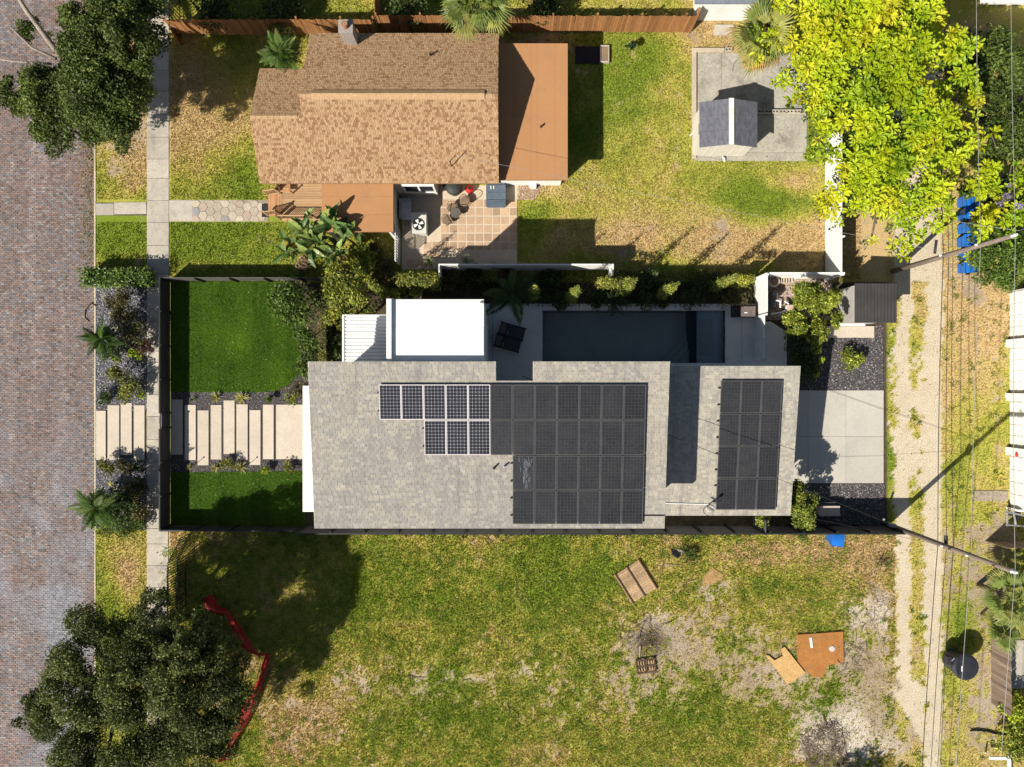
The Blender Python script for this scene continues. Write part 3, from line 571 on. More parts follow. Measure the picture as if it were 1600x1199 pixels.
ts = thing('tool_shed', 'grey tool shed with dark ribbed metal roof next to the alley', 'shed', (19.3, 4.25, 0))
box('wall', M('grey_board', (.42, .40, .37), (.35, .33, .31), fvar=.08), ts, 18.15, 20.2, 3.36, 5.2, 0, 2.3)
rmet = M('charcoal_metal', (.045, .044, .045), (.062, .06, .06), rough=.6, fvar=.08, bump=.05)
tr_ = MB().prism([(18.16, 3.22), (20.40, 3.22), (20.40, 5.3), (18.16, 5.3)], lambda x, y: 2.33 + (20.4 - x) * .03, lambda x, y: 2.40 + (20.4 - x) * .03).build('roof', rmet, ts)
for k in range(12): MB().box(18.25 + k * .18, 18.27 + k * .18, 3.23, 5.29, 2.40, 2.45 + (11 - k) * .003).build('seam', rmet, tr_)
pbox('door_sill', whitemetal, ts, 1312, 1352, 505.5, 509, 0, .12)
nb = thing('neighbour_house', 'white sided house with grey shingle roof beyond the wood fence', 'house', (12, 24, 0))
nbw = box('wall', white, nb, X(1083), X(1290), Y(32.5), Y(-140), -.1, 2.7)
for k in range(9): box('siding_board', white, nb, X(1083) - .01, X(1290) + .01, Y(32.5) - .03, Y(32.5) - .003, .05 + k * .29, .32 + k * .29)
box('roof', M('blue_grey_shingle', (.20, .23, .28), (.16, .18, .22), scale=3, fine=20, fvar=.25), nb, X(1086, 2.85), X(1250, 2.85), Y(5, 2.85), Y(-150, 2.85), 2.72, 2.86)
fb = thing('far_house', 'white house corner at the top right edge beyond the trees', 'house', (26.5, 24, 0))
box('wall', white, fb, X(1545), X(1640), Y(8), Y(-150), -.1, 2.8); box('roof', white, fb, X(1535, 3), X(1640, 3), Y(4, 3), Y(-150, 3), 2.803, 3.0)
# ================================================================ PAVING, POOL, FENCES
def gpoly(L, h=0.0): return [(X(a, h), Y(b, h)) for a, b in L][::-1] if sum((L[i][0] * L[(i + 1) % len(L)][1] - L[(i + 1) % len(L)][0] * L[i][1]) for i in range(len(L))) > 0 else [(X(a, h), Y(b, h)) for a, b in L]
pale = M('pale_slab', (.55, .475, .385), (.475, .415, .34), scale=.8, fine=10, fvar=.08, rand=.05, bump=.12, stain=(.48, .42, .34), stain_scale=1.6)
deckm = M('pool_concrete', (.70, .67, .62), (.62, .60, .56), scale=.7, fvar=.08, rand=.05, bump=.12, stain=(.52, .50, .46), stain_scale=1.1)
fw = tag(MB().prism(gpoly([(150.5, 630), (229, 630), (229, 724), (150.5, 724)]), -.1, .012).prism(gpoly([(267, 613), (474, 613), (474, 738), (267, 738)]), -.1, .012).build('front_walk', M('gravel_bed', (.09, .08, .08), (.06, .055, .055), fine=40, fvar=.4)), kind='structure')
for a_, b_, c_, d_ in ((151, 166, 642, 719), (169, 187, 633.5, 719), (189.5, 206.5, 630, 711), (210, 226.5, 633.5, 719), (267.5, 285.5, 624.5, 710.5), (289.5, 306.5, 633, 719), (309.5, 326.5, 641.5, 727), (330, 346.5, 633, 718), (350, 367, 626, 709.5), (370, 387.5, 632, 718), (390.5, 407.5, 641, 726.5), (411.5, 428, 632.5, 717.5), (432, 476, 632.5, 717.5)):
    box('paver', pale, fw, X(a_), X(b_), Y(d_), Y(c_), -.08, .06 + random.uniform(-.004, .004))
# artificial lawn
turfm = M('turf_backing', (.05, .12, .01), (.04, .10, .008), scale=.5, fine=14, fvar=.25, bump=.6, bscale=30)
T1 = [(267, 440), (440, 440), (446, 478), (462, 503), (470.5, 530), (472, 560), (466, 586), (452, 602), (430, 611), (400, 613), (267, 613)]
T2 = [(267, 738.5), (476, 736), (476, 822), (267, 822)]
def inpoly(px, py, L):
    c = np.zeros(len(px), bool); j = len(L) - 1
    for i in range(len(L)):
        xi, yi = L[i]; xj, yj = L[j]; t = (yi > py) != (yj > py); c ^= t & (px < (xj - xi) * (py - yi) / ((yj - yi) or 1e-9) + xi); j = i
    return c
tag(MB().prism(gpoly(T1), -.05, .03).prism(gpoly(T2), -.05, .03).build('artificial_lawn', turfm), kind='structure')
def turf(n, L, seed):
    r = np.random.default_rng(seed); px, py = r.uniform(266, 476, n), r.uniform(438, 824, n); k = inpoly(px, py, L); px, py = px[k], py[k]; m = len(px)
    x, y = X(px), Y(py); an, la = r.uniform(0, 6.28, (2, m)); hh = r.uniform(.03, .055, m); w = .014
    b0 = np.stack([x - np.cos(an) * w, y - np.sin(an) * w, np.full(m, .03)], 1); b1 = np.stack([x + np.cos(an) * w, y + np.sin(an) * w, np.full(m, .03)], 1)
    tp = np.stack([x + np.cos(la) * hh * .7, y + np.sin(la) * hh * .7, .03 + hh], 1); band = .85 + .3 * (np.sin(px / 8.5 + fbm(px / 30, py / 30, 93) * 1.2) > .1) * .9 + (fbm(px / 26, py / 26, 91) - .5) * .7 + .75 * blob(px, py, 366, 528, 26, 24) + .25 * blob(px, py, 425, 600, 30, 14)  # first blob: a spot of reflected light painted into the blade colour
    c = np.array((.13, .25, .014))[None] * (r.uniform(.7, 1.3, m) * band)[:, None]; c[:, 0] *= r.uniform(.8, 1.5, m)
    npobj('turf_blades', np.stack([b0, b1, tp], 1).reshape(-1, 3), np.arange(3 * m).reshape(-1, 3), grassmat, col=np.repeat(c, 3, 0), kind='stuff')
turf(200000, T1, 31); turf(170000, T2, 32)
litter('fallen_petals', 70, (296, 468, 445, 610), 33, (.02, .04), [(.55, .5, .4)], zz=.08); litter('fallen_petals', 30, (296, 468, 740, 795), 34, (.02, .04), [(.55, .5, .4)], zz=.08)
# loose stone beds
gravm = M('gravel_stone', attr=True, fvar=.15, fine=40, bump=0, rough=.8)
def gravel(n, polys, seed, pal, sz=(.022, .05), z=.0):
    r = np.random.default_rng(seed); out = []
    xs = [p[0] for L in polys for p in L]; ys = [p[1] for L in polys for p in L]
    px, py = r.uniform(min(xs), max(xs), n), r.uniform(min(ys), max(ys), n); k = np.zeros(n, bool)
    for L in polys: k |= inpoly(px, py, L)
    px, py = px[k], py[k]; m = len(px); c0 = np.stack([X(px), Y(py), z + r.uniform(.0, .035, m)], 1); s_ = r.uniform(*sz, m)
    o = np.array([(1, 0, 0), (0, 1, 0), (-1, 0, 0), (0, -1, 0), (0, 0, .7)]); o = o[None] * r.uniform(.6, 1.25, (m, 5, 1)); an = r.uniform(0, 6.28, m); c, s = np.cos(an)[:, None], np.sin(an)[:, None]
    V = np.stack([o[..., 0] * c - o[..., 1] * s, o[..., 0] * s + o[..., 1] * c, o[..., 2]], -1) * s_[:, None, None] + c0[:, None]
    f = np.array([(0, 1, 4), (1, 2, 4), (2, 3, 4), (3, 0, 4)]); F = (np.arange(m)[:, None, None] * 5 + f).reshape(-1, 3)
    cc = np.array(pal)[r.integers(0, len(pal), m)] * r.uniform(.7, 1.3, m)[:, None]
    npobj('gravel', V.reshape(-1, 3), F, gravm, col=np.repeat(cc, 5, 0), kind='stuff')
BLUE = [(.22, .22, .26), (.32, .32, .36), (.13, .13, .17), (.5, .5, .52), (.17, .17, .21), (.26, .25, .27)]
DARK = [(.06, .058, .062), (.09, .085, .09), (.13, .12, .12), (.045, .042, .045), (.34, .31, .29), (.07, .065, .07), (.18, .16, .15)]
for nm, L in (('stone_bed', [(150.5, 438), (229.5, 438), (229.5, 630), (150.5, 630)]), ('stone_bed', [(150.5, 724), (229.5, 724), (229.5, 828), (150.5, 828)]), ('stone_bed', [(1291, 520), (1379.5, 510), (1379.5, 610), (1230, 610), (1230, 520)]), ('stone_bed', [(1240, 756), (1382, 756), (1382, 820), (1240, 820)])):
    tag(MB().prism(gpoly(L), -.1, .01).build(nm, M('bed_soil', (.09, .085, .09), (.06, .055, .06), fine=40, fvar=.4)), kind='structure')
gravel(15000, [[(150.5, 438), (229.5, 438), (229.5, 640), (150.5, 640)], [(150.5, 716), (229.5, 716), (229.5, 828), (150.5, 828)]], 41, BLUE)
gravel(21000, [[(1291, 520), (1379.5, 508), (1379.5, 609), (1240, 609), (1240, 520)], [(1240, 757), (1382, 757), (1382, 820), (1240, 820)]], 42, DARK)
gravel(16000, [[(267, 613), (400, 613.5), (430, 611.5), (452, 602.5), (466, 586.5), (472, 560), (471, 535), (480, 535), (480, 642), (267, 642)], [(267, 708), (474, 708), (474, 736), (267, 738)]], 43, DARK, (.02, .04))
gravel(2200, [[(813, 290), (850, 290), (835, 312), (808, 312)]], 44, [(.42, .30, .22), (.5, .38, .3), (.3, .2, .15)])
gravel(9000, [[(1198, 434), (1300, 434), (1300, 500), (1230, 500), (1198, 500)]], 45, [(.4, .3, .24), (.3, .22, .18), (.5, .42, .36)])
tag(MB().prism(gpoly([(471, 530), (480, 545), (474, 612), (452, 604), (468, 586), (473, 560)]), -.1, .02).build('stone_bed', M('bed_soil_dark', (.07, .06, .06))), kind='structure')

# pool terrace
pd = box('pool_deck', M('deck_joint', (.16, .15, .14)), None, X(756), X(848.5), Y(600), Y(474.5), -.2, .03); pd['kind'] = 'structure'
for a_, b_, c_, d_ in ((756.5, 769.3, 475, 527.5), (756.5, 769.3, 528.2, 601), (769.9, 847.5, 475, 601), (847.9, 905, 475.2, 485.6), (905.4, 962, 475.2, 485.6), (962.4, 1020, 475.2, 485.6), (1020.4, 1078, 475.2, 485.6), (1078.4, 1132.6, 475.2, 485.6), (1132.9, 1158, 475, 585), (1158.4, 1195.5, 475, 585), (848, 1132.6, 567.6, 585)):
    box('slab', deckm, pd, X(a_), X(b_), Y(d_), Y(c_), -.12, .07)
MB().prism(gpoly([(1196, 503), (1204, 503), (1228.5, 519), (1228.5, 586), (1196, 586)]), -.12, .068).build('slab', deckm, pd)
pl = M('slate_plaster', (.54, .52, .47), (.46, .45, .41), scale=.8, fvar=.12, bump=.1); pl2 = M('spa_plaster', (.58, .60, .60), (.5, .53, .53), fvar=.1)
pool = tag(MB().box(X(848), X(1132), Y(567), Y(485.5), -1.45, -1.3).build('swimming_pool', pl), kind='structure')
pw_ = MB().box(X(847.9) - .1, X(847.9), Y(568), Y(485), -1.3, .0).box(X(1132.4), X(1132.4) + .1, Y(568), Y(485), -1.3, 0).box(X(847.9), X(1132.4), Y(485.4), Y(485.4) + .1, -1.3, 0).box(X(847.9), X(1132.4), Y(568) - .1, Y(568), -1.3, 0).build('pool_wall', pl, pool)
box('spa_wall', M('black_tile', (.008, .009, .010), fvar=.1, bump=0, rough=.3), pool, X(1080), X(1088.5), Y(567.4), Y(485.8), -1.295, -.02)
for k in range(3): MB().prism(gpoly([(1080, 567), (1080, 520 + k * 13), (1036 + k * 13, 567)]), -1.298 + k * .25, -1.05 + k * .25).build('step', pl, pool)
box('spa_seat', pl2, pool, X(1088.6), X(1132.3), Y(567.3), Y(485.7), -1.297, -.30); box('spa_floor', pl, pool, X(1094), X(1117), Y(556), Y(498), -.297, -.292)
wm = bpy.data.materials.new('pool_water'); wm.use_nodes = True; nt = wm.node_tree; N_ = nt.nodes; L_ = nt.links
fz = N_.new('ShaderNodeFresnel'); fz.inputs[0].default_value = 1.33; tb = N_.new('ShaderNodeBsdfTransparent'); tb.inputs[0].default_value = (.74, .80, .82, 1); gl = N_.new('ShaderNodeBsdfGlossy'); gl.inputs['Roughness'].default_value = .04
bn = N_.new('ShaderNodeBump'); bn.inputs['Strength'].default_value = .15; geo_ = N_.new('ShaderNodeNewGeometry'); L_.new(noise(nt, geo_.outputs['Position'], 3.0), bn.inputs['Height']); L_.new(bn.outputs[0], gl.inputs['Normal']); L_.new(bn.outputs[0], fz.inputs['Normal'])
mxs = N_.new('ShaderNodeMixShader'); L_.new(fz.outputs[0], mxs.inputs[0]); L_.new(tb.outputs[0], mxs.inputs[1]); L_.new(gl.outputs[0], mxs.inputs[2]); L_.new(mxs.outputs[0], N_['Material Output'].inputs[0])
wt = MB(); wt.add([(X(848), Y(567.5), -.06), (X(1079.8), Y(567.5), -.06), (X(1079.8), Y(485.6), -.06), (X(848), Y(485.6), -.06)], [(0, 1, 2, 3)]); wt.add([(X(1088.7), Y(567.5), -.03), (X(1132.3), Y(567.5), -.03), (X(1132.3), Y(485.6), -.03), (X(1088.7), Y(485.6), -.03)], [(0, 1, 2, 3)])
tag(wt.build('pool_water', wm), kind='structure')
# driveway, pads
dv = box('driveway', bed, None, X(1205), X(1380.5), Y(755), Y(610), -.2, .02); dv['kind'] = 'structure'
drm = M('driveway_concrete', (.47, .445, .385), (.42, .40, .355), scale=.6, fvar=.07, rand=.04, bump=.1, stain=(.38, .37, .34), stain_scale=.9)
for a_, b_ in ((1205, 1262), (1262.4, 1321), (1321.4, 1380)):
    for c_, d_ in ((610.3, 682), (682.4, 755)): box('slab', drm, dv, X(a_), X(b_), Y(d_), Y(c_), -.1, .045)
tag(box('shed_step', pale, None, X(1290), X(1365), Y(528), Y(510), -.1, .07), 'pale concrete step slab in front of the tool shed', 'slab')
tag(box('concrete_slab', conc, None, X(1115.5), X(1146), Y(56.5), Y(40), -.05, .09), 'bare concrete slab lying on the grass by the white neighbour wall', 'slab')
sp = box('shed_pad', bed, None, X(1083), X(1260), Y(250), Y(84), -.1, .02); sp['kind'] = 'structure'
oldc = M('old_concrete', (.40, .375, .31), (.31, .295, .25), scale=.9, fine=9, fvar=.2, rand=.06, bump=.3, stain=(.17, .155, .13), stain_scale=.75)
for a_, b_, c_, d_ in ((1088, 1126.5, 84, 172), (1127, 1260, 84, 172), (1085, 1126.5, 181, 252), (1127, 1260, 181, 239), (1127, 1260, 239.4, 252), (1085, 1260, 172.3, 180.7)): box('slab', oldc, sp, X(a_), X(b_), Y(d_), Y(c_), -.08, .045 + random.uniform(0, .006))
tag(MB().box(X(1080.5), X(1087), Y(249), Y(77), -.1, .16).box(X(1087), X(1130), Y(83.5), Y(77), -.1, .16).build('pad_kerb', kerbm), kind='structure')
cb = MB(); L4, W4, H4 = .39, .19, .19
for a_, b_, c_, d_ in ((-L4 / 2, L4 / 2, -W4 / 2, -W4 / 2 + .035), (-L4 / 2, L4 / 2, W4 / 2 - .035, W4 / 2), (-L4 / 2, -L4 / 2 + .035, -W4 / 2 + .035, W4 / 2 - .035), (-.02, .02, -W4 / 2 + .035, W4 / 2 - .035), (L4 / 2 - .035, L4 / 2, -W4 / 2 + .035, W4 / 2 - .035)): cb.box(a_, b_, c_, d_, 0, H4)
blkm = M('concrete_block', (.48, .44, .36), (.38, .35, .29), rand=.12, bump=.3); cbm = local(cb, 'cinder_block', blkm)
for k in range(7): tag(put('cinder_block', cbm, None, None, (X(1187 + k * 11.4), Y(176.5), .052), (0, 0, random.uniform(-.05, .05))), 'hollow concrete block in the row beside the plastic shed', 'concrete block', 'hollow blocks in a row on the concrete pad')
tag(put('cinder_block', cbm, None, None, (X(1136.5), Y(80), .05), (0, 0, .02)), 'hollow concrete block at the end of the low concrete kerb', 'concrete block')

# patio of the brown house
pt = tag(MB().prism(gpoly([(628, 290), (812, 290), (808, 312), (808, 415), (690, 415), (690, 421), (628, 421)]), -.1, .02).build('patio', M('patio_concrete', (.58, .48, .355), (.50, .42, .32), fine=12, fvar=.1, bump=.15)), kind='structure')
tm = M('patio_tile', (.46, .315, .20), (.39, .275, .185), scale=2, fine=18, fvar=.15, rand=.2, bump=.25)
for i in range(-4, 9):
    for j in range(0, 9):
        xa, ya = 688.3 + i * 13.42, 311.5 + j * 13.32
        if (i >= 0 and j < 6) or (j == 5 and i >= -2) or (j == 6 and -2 <= i < 0) or (j == 7 and -4 <= i <= -2): box('tile', tm, pt, X(xa + 1.1), X(xa + 12.4), Y(ya + 12.3), Y(ya + 1.1), 0, .030 + random.uniform(0, .004))
# ---------------------------------------------------------------- fences
charc = M('charcoal_board', (.035, .034, .036), (.05, .048, .05), fvar=.1, rand=.12, rough=.6, bump=.1)
greyb = M('grey_board_panel', (.105, .10, .098), (.085, .082, .08), fvar=.1, rand=.08, rough=.6)
def run(t, x0, y0, x1, y1, h, mt, pm, step, gap=.06, th=.03, side=1, boards=1, post=.09, capm=None, ph=None, pname='panel'):
    """posts and panels from one point to another; side = which side of the panel the posts stand on"""
    d = Vector((x1 - x0, y1 - y0)); L = d.length; n = max(1, round(L / step)); u = d / L; nv = Vector((-u.y, u.x)) * side; rz = math.atan2(u.y, u.x)
    for i in range(n + 1):
        c = Vector((x0, y0)) + u * (L * i / n) + nv * (th / 2 + post / 2 + .002)
        put('post', unit_box(pm), None, t, (c.x, c.y, -.2), (0, 0, rz), (post, post, (ph or h) + .22))
    for i in range(n):
        c = Vector((x0, y0)) + u * (L * (i + .5) / n); bh_ = (h - gap) / boards
        for k in range(boards): put(pname, unit_box(mt), None, t, (c.x, c.y, gap + k * bh_), (0, 0, rz), (L / n - .01, th, bh_ - (.012 if boards > 1 else 0)))
        if capm: put('cap_rail', unit_box(capm), None, t, (c.x, c.y, h + .002), (0, 0, rz), (L / n - .004, th + .05, .035))
f1 = thing('charcoal_fence', 'low charcoal panel fence between the sidewalk and the artificial lawn', 'fence', (X(266), Y(630), 0))
run(f1, X(266.3), Y(822), X(266.3), Y(668), 1.22, charc, blackm, 1.9, .07, side=-1, boards=4, capm=blackm); run(f1, X(266.3), Y(645), X(266.3), Y(438.3), 1.22, charc, blackm, 1.95, .07, side=-1, boards=4, capm=blackm)
box('gate', charc, f1, X(266.3) - .02, X(266.3) + .02, Y(667), Y(646), .08, 1.2); box('gate_rail', steel, f1, X(266.3) + .022, X(266.3) + .06, Y(668), Y(646), 1.1, 1.17); MB().box(X(264), X(266.2), Y(660), Y(651), .7, 1.15).build('mailbox', M('grey_box', (.2, .21, .23)), f1)
f2 = thing('charcoal_fence', 'charcoal fence with pale grey inner face along the north edge of the artificial lawn', 'fence', (X(400), Y(439), 0)); run(f2, X(266.3), Y(438.8), X(530), Y(438.8), 1.2, greyb, blackm, 2.0, .03, side=-1, boards=4)
f3 = thing('charcoal_fence', 'long charcoal fence with black posts between the white house and the vacant lot', 'fence', (X(800), Y(822), 0))
run(f3, X(266.3), Y(822.5), X(480), Y(822.5), 1.22, charc, blackm, 1.9, .04, side=1, boards=4, capm=blackm); run(f3, X(480), Y(822.5), X(1384), Y(822.5), 2.0, greyb, blackm, 1.78, .03, side=1, boards=6, capm=blackm, post=.11)
run(f3, X(1176), Y(822.5), X(1176), Y(802), 2.1, greyb, blackm, .74, .05, boards=6)
f4 = thing('white_wall', 'low white garden wall behind the tiled patio with short returns', 'wall', (X(827), Y(421.5), 0))
box('wall_panel', stucco, f4, X(690), X(952), Y(422.6), Y(420.6), -.1, 1.75); box('wall_return', stucco, f4, X(950), X(952), Y(437), Y(422.7), -.1, 1.74); box('wall_return', stucco, f4, X(690), X(692), Y(437), Y(422.7), -.1, 1.74)
f5 = thing('white_fence', 'white panel fence and gate between the pool terrace and the equipment yard', 'fence', (X(1179), Y(500), 0))
run(f5, X(1179), Y(497), X(1179), Y(437), 2.0, whitemetal, whitemetal, 2.2, .03, th=.05, side=1, ph=2.1); run(f5, X(1179), Y(560), X(1179), Y(498), 1.6, whitemetal, whitemetal, 1.2, .06, th=.04, side=1)
f6 = thing('white_fence', 'short white fence at the back of the pool equipment yard', 'fence', (X(1240), Y(435), 0)); run(f6, X(1180), Y(435.5), X(1292), Y(435.5), 1.9, whitemetal, whitemetal, 2.3, .03, th=.05, side=-1, ph=2.0, capm=whitemetal)
f7 = thing('white_fence', 'tall bright white panel fence between the dry back lawn and the alley', 'fence', (X(1289), Y(325), 0)); run(f7, X(1289.5), Y(436), X(1289.5), Y(218), 2.0, whitemetal, whitemetal, 1.95, .03, th=.05, side=-1, ph=2.1, boards=1)
woodm = M('fence_wood', (.36, .17, .065), (.26, .12, .045), scale=3, fine=9, fvar=.2, rand=.25, rough=.85, bump=.3, stretch=(6, 6, .7))
def wood_fence(label, segs, bw=.142):
    t = thing('wood_fence', label, 'fence', (X(segs[0][0]), Y(segs[0][1]), 0), None)
    for a_, b_, c_, d_, h in segs:
        p0, p1 = Vector((X(a_), Y(b_))), Vector((X(c_), Y(d_))); d = p1 - p0; L = d.length; n = int(L / bw); u = d / L; rz = math.atan2(u.y, u.x)
        for i in range(n):
            c = p0 + u * (bw * (i + .5)); put('board', unit_box(woodm), None, t, (c.x, c.y, 0), (random.uniform(-.012, .012), 0, rz + random.uniform(-.02, .02)), (bw - .012, .02, h + random.uniform(-.03, .03)))
        nv = Vector((-u.y, u.x)); c = p0 + u * L / 2 + nv * .035
        for z in (.3, h - .35): put('rail', unit_box(woodm), None, t, (c.x, c.y, z), (0, 0, rz), (L, .045, .09))
        for i in range(int(L / 2.4) + 1):
            q = p0 + u * min(L, i * 2.4) + nv * .11; put('post', unit_box(woodm), None, t, (q.x, q.y, 0), (0, 0, rz), (.09, .09, h + .06))
wood_fence('shaded brown board fence behind the chimney of the brown house', [(277, 55, 590, 55, 1.7), (277, 55, 286, 76, .9)])
wood_fence('sunlit brown board fence along the back lawn with a bend at its end', [(596, 50, 1080, 50.5, 1.75), (1080, 50.5, 1080, 36, 1.9)])
wood_fence('short brown fence running north from the chimney fence', [(594, 50, 594, -60, 1.6)])
def picket(label, segs, h, sp=.13):
    t = thing('picket_fence', label, 'fence', (X(segs[0][0]), Y(segs[0][1]), 0))
    for a_, b_, c_, d_ in segs:
        p0, p1 = Vector((X(a_), Y(b_))), Vector((X(c_), Y(d_))); d = p1 - p0; L = d.length; u = d / L; rz = math.atan2(u.y, u.x)
        for i in range(int(L / sp) + 1):
            c = p0 + u * (sp * i); put('picket', unit_box(blackm), None, t, (c.x, c.y, 0), (0, 0, rz), (.035, .035, h))
        for z in (.15, h - .12): put('rail', unit_box(blackm), None, t, tuple(p0 + u * L / 2) + (z,), (0, 0, rz), (L, .04, .04))
picket('black picket fence beside the sidewalk at the top of the street', [(283, 60, 283, -60)], 1.5, .2)
picket('black picket fence panels leaning by the sidewalk below the charcoal fence', [(297, 834, 277, 874), (277, 876, 277, 955), (292, 868, 292, 945), (277, 955, 300, 962)], 1.25, .15)
sc2 = thing('lattice_screen', 'white slatted screen at the left end of the tiled patio', 'screen', (X(624.5), Y(390), 0))
for k in range(13): box('slat', white, sc2, X(624.2), X(625), Y(361 + k * 4.3 + 2.0), Y(361 + k * 4.3), .1, 1.75)
for z in (.15, .95, 1.66): box('rail', white, sc2, X(625.1), X(626), Y(417), Y(360), z, z + .07)
wf = thing('weathered_fence', 'weathered grey brown board fence at the right edge below the palms', 'fence', (X(1549), Y(1040), 0))
oldw = M('weathered_wood', (.25, .19, .145), (.17, .125, .095), scale=3, fvar=.25, rand=.3, bump=.3, stretch=(6, 6, .7))
for k in range(28): put('board', unit_box(oldw), None, wf, (X(1549), Y(986 + k * 4.1), 0), (0, random.uniform(-.01, .02), 0), (.022, .14, 1.6 + random.uniform(-.05, .04)))
for z in (.3, 1.2): box('rail', oldw, wf, X(1549) + .02, X(1549) + .07, Y(1102), Y(984), z, z + .09)
wf = thing('weathered_fence', 'dark shaded board fence below the row of white garages', 'fence', (X(1580), Y(845), 0))
for k in range(26): put('board', unit_box(oldw), None, wf, (X(1541 + k * 4.1), Y(845.5), 0), None, (.14, .022, 1.75 + random.uniform(-.05, .04)))
box('rail', oldw, wf, X(1541), X(1645), Y(845.5) - .07, Y(845.5) - .02, 1.3, 1.4)
# ================================================================ PLANTS
leafm = M('leaf', attr=True, fvar=0, bump=0, rough=.5, leaf=.28, spec=.35)
glossm = M('glossy_leaf', attr=True, fvar=0, bump=0, rough=.38, leaf=.22, spec=.5)
bark = M('bark', (.16, .12, .085), (.10, .075, .055), scale=4, fvar=.3, bump=.6, bscale=18); palebark = M('pale_bark', (.34, .29, .24), (.22, .18, .15), scale=4, fvar=.25, bump=.5)
def foliage(name, clumps, n, size, cols, mt, parent=None, aspect=.5, up=.25, shell=.5, seed=1, jit=.32, kind=None, below=-.35, droop=0):
    """leaf-sized faces through the volume of several clumps (x,y,z,r[,flat])"""
    r = np.random.default_rng(seed); C = np.array([tuple(c) + (1.0,) * (5 - len(c)) for c in clumps], float)
    w = C[:, 3] ** 2; k = r.choice(len(C), n, p=w / w.sum())
    d = r.normal(0, 1, (n, 3)); d[:, 2] = np.where(d[:, 2] / np.linalg.norm(d, axis=1) < below, -d[:, 2], d[:, 2]); d /= np.linalg.norm(d, axis=1)[:, None]
    rad = (shell + (1 - shell) * r.random(n) ** .5) * (1 + np.abs(r.normal(0, .24, n)) * (r.random(n) < .5)); pos = C[k, :3] + d * (C[k, 3] * rad)[:, None] * np.stack([np.ones(n), np.ones(n), C[k, 4]], 1)
    pos[:, 2] = np.maximum(pos[:, 2], .05)
    nr = d * .5 + r.normal(0, .7, (n, 3)); nr[:, 2] += up; nr /= np.linalg.norm(nr, axis=1)[:, None]
    t = np.cross(nr, r.normal(0, 1, (n, 3))); t /= np.linalg.norm(t, axis=1)[:, None] + 1e-9; b = np.cross(nr, t)
    L = size * r.uniform(.6, 1.35, n)[:, None]; t = t * L; b = b * L * aspect; dn = np.array([[0, 0, 1.0]]) * L * (.18 + droop)
    V = np.stack([pos - t, pos - b * .9 + dn * .3, pos + t - dn, pos + b * .9 + dn * .3], 1).reshape(-1, 3)
    cl = np.array(cols)[(r.random(n) * .65 + r.random(len(C))[k] * .35) .__mul__(len(cols)).astype(int).clip(0, len(cols) - 1)]; cl = cl * (1 + r.normal(0, jit, n)).clip(.45, 1.8)[:, None] * r.uniform(.68, 1.32, len(C))[k][:, None]
    F = np.arange(4 * n).reshape(-1, 4)
    return npobj(name, V, F, mt, parent, col=np.repeat(cl, 4, 0), kind=kind)
def clumpset(px, py, rpx, h, n, seed, r0=.33, squash=.55, zlo=.35):
    """clump centres filling a crown whose outline at height h is a disc (px,py,rpx) in the photograph"""
    r = random.Random(seed); c = P(px, py, h); R = rpx * (1 - h / H) / S; out = []
    for i in range(n):
        a = r.uniform(0, 6.283); q = math.sqrt(r.random()) * (1 - r0 * .8); rr_ = R * r0 * r.uniform(.7, 1.25)
        z = h * (zlo + (1 - zlo) * math.sqrt(max(0, 1 - q * q)) * r.uniform(.75, 1.0)); out.append((c.x + math.cos(a) * q * R, c.y + math.sin(a) * q * R, max(z - rr_ * .4, .2), rr_, .8))
    return out
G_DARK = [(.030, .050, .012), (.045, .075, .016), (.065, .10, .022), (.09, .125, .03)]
G_OAK = [(.034, .048, .010), (.06, .082, .015), (.11, .135, .028), (.23, .25, .075)]
G_MID = [(.05, .095, .014), (.075, .13, .018), (.11, .17, .026), (.15, .21, .035)]
G_LIME = [(.18, .26, .015), (.26, .34, .02), (.33, .40, .03), (.40, .44, .04)]
G_OLIVE = [(.09, .11, .02), (.15, .165, .025), (.21, .22, .035), (.30, .30, .06)]
G_YEL = [(.10, .15, .018), (.18, .23, .026), (.27, .31, .035), (.38, .39, .06)]
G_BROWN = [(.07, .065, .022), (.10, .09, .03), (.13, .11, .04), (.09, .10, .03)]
def limbs(base, tops, r0, mt, parent, fork=.45, seed=1, name='trunk'):
    b = MB(); base = Vector(base); r = random.Random(seed); m = sum((Vector(t) for t in tops), Vector()) / len(tops); f = base.lerp(m, fork); f.x = base.x + (f.x - base.x) * .5; f.y = base.y + (f.y - base.y) * .5
    b.tube([base - Vector((0, 0, .1)), base.lerp(f, .5) + Vector((r.uniform(-.1, .1), r.uniform(-.1, .1), 0)), f], r0 * 1.15, 8, r0 * .8)
    for t in tops:
        t = Vector(t); q = f.lerp(t, .5) + Vector((r.uniform(-.3, .3), r.uniform(-.3, .3), r.uniform(0, .4))); b.tube([f, q, t], r0 * .5, 5, r0 * .12)
    return b.build(name, mt, parent, smooth=True)
def tree(name, label, clumps, base, n, size, cols, mt=None, trunk=.2, seed=1, group=None, bk=None, cat='tree', **kw):
    t = thing(name, label, cat, base, group); limbs(base, [c[:3] for c in clumps[::max(1, len(clumps) // 9)]], trunk, bk or bark, t, seed=seed)
    foliage('crown', clumps, n, size, cols, mt or leafm, t, seed=seed, **kw); return t
def shrub(label, px, py, rpx, h, cols, n=900, size=.07, seed=1, name='shrub', cat='shrub', k=9, r0=.42, mt=None, group=None, **kw):
    c = P(px, py, h * .6); base = (c.x, c.y, 0); t = thing(name, label, cat, base, group); cl = clumpset(px, py, rpx, h, k, seed, r0)
    MB().tube([(c.x, c.y, -.05), (c.x + .03, c.y, h * .35), (c.x, c.y + .02, h * .6)], .04, 5, .02).build('stem', bark, t)
    foliage('foliage', cl, n, size, cols, mt or leafm, t, seed=seed, **kw); return t
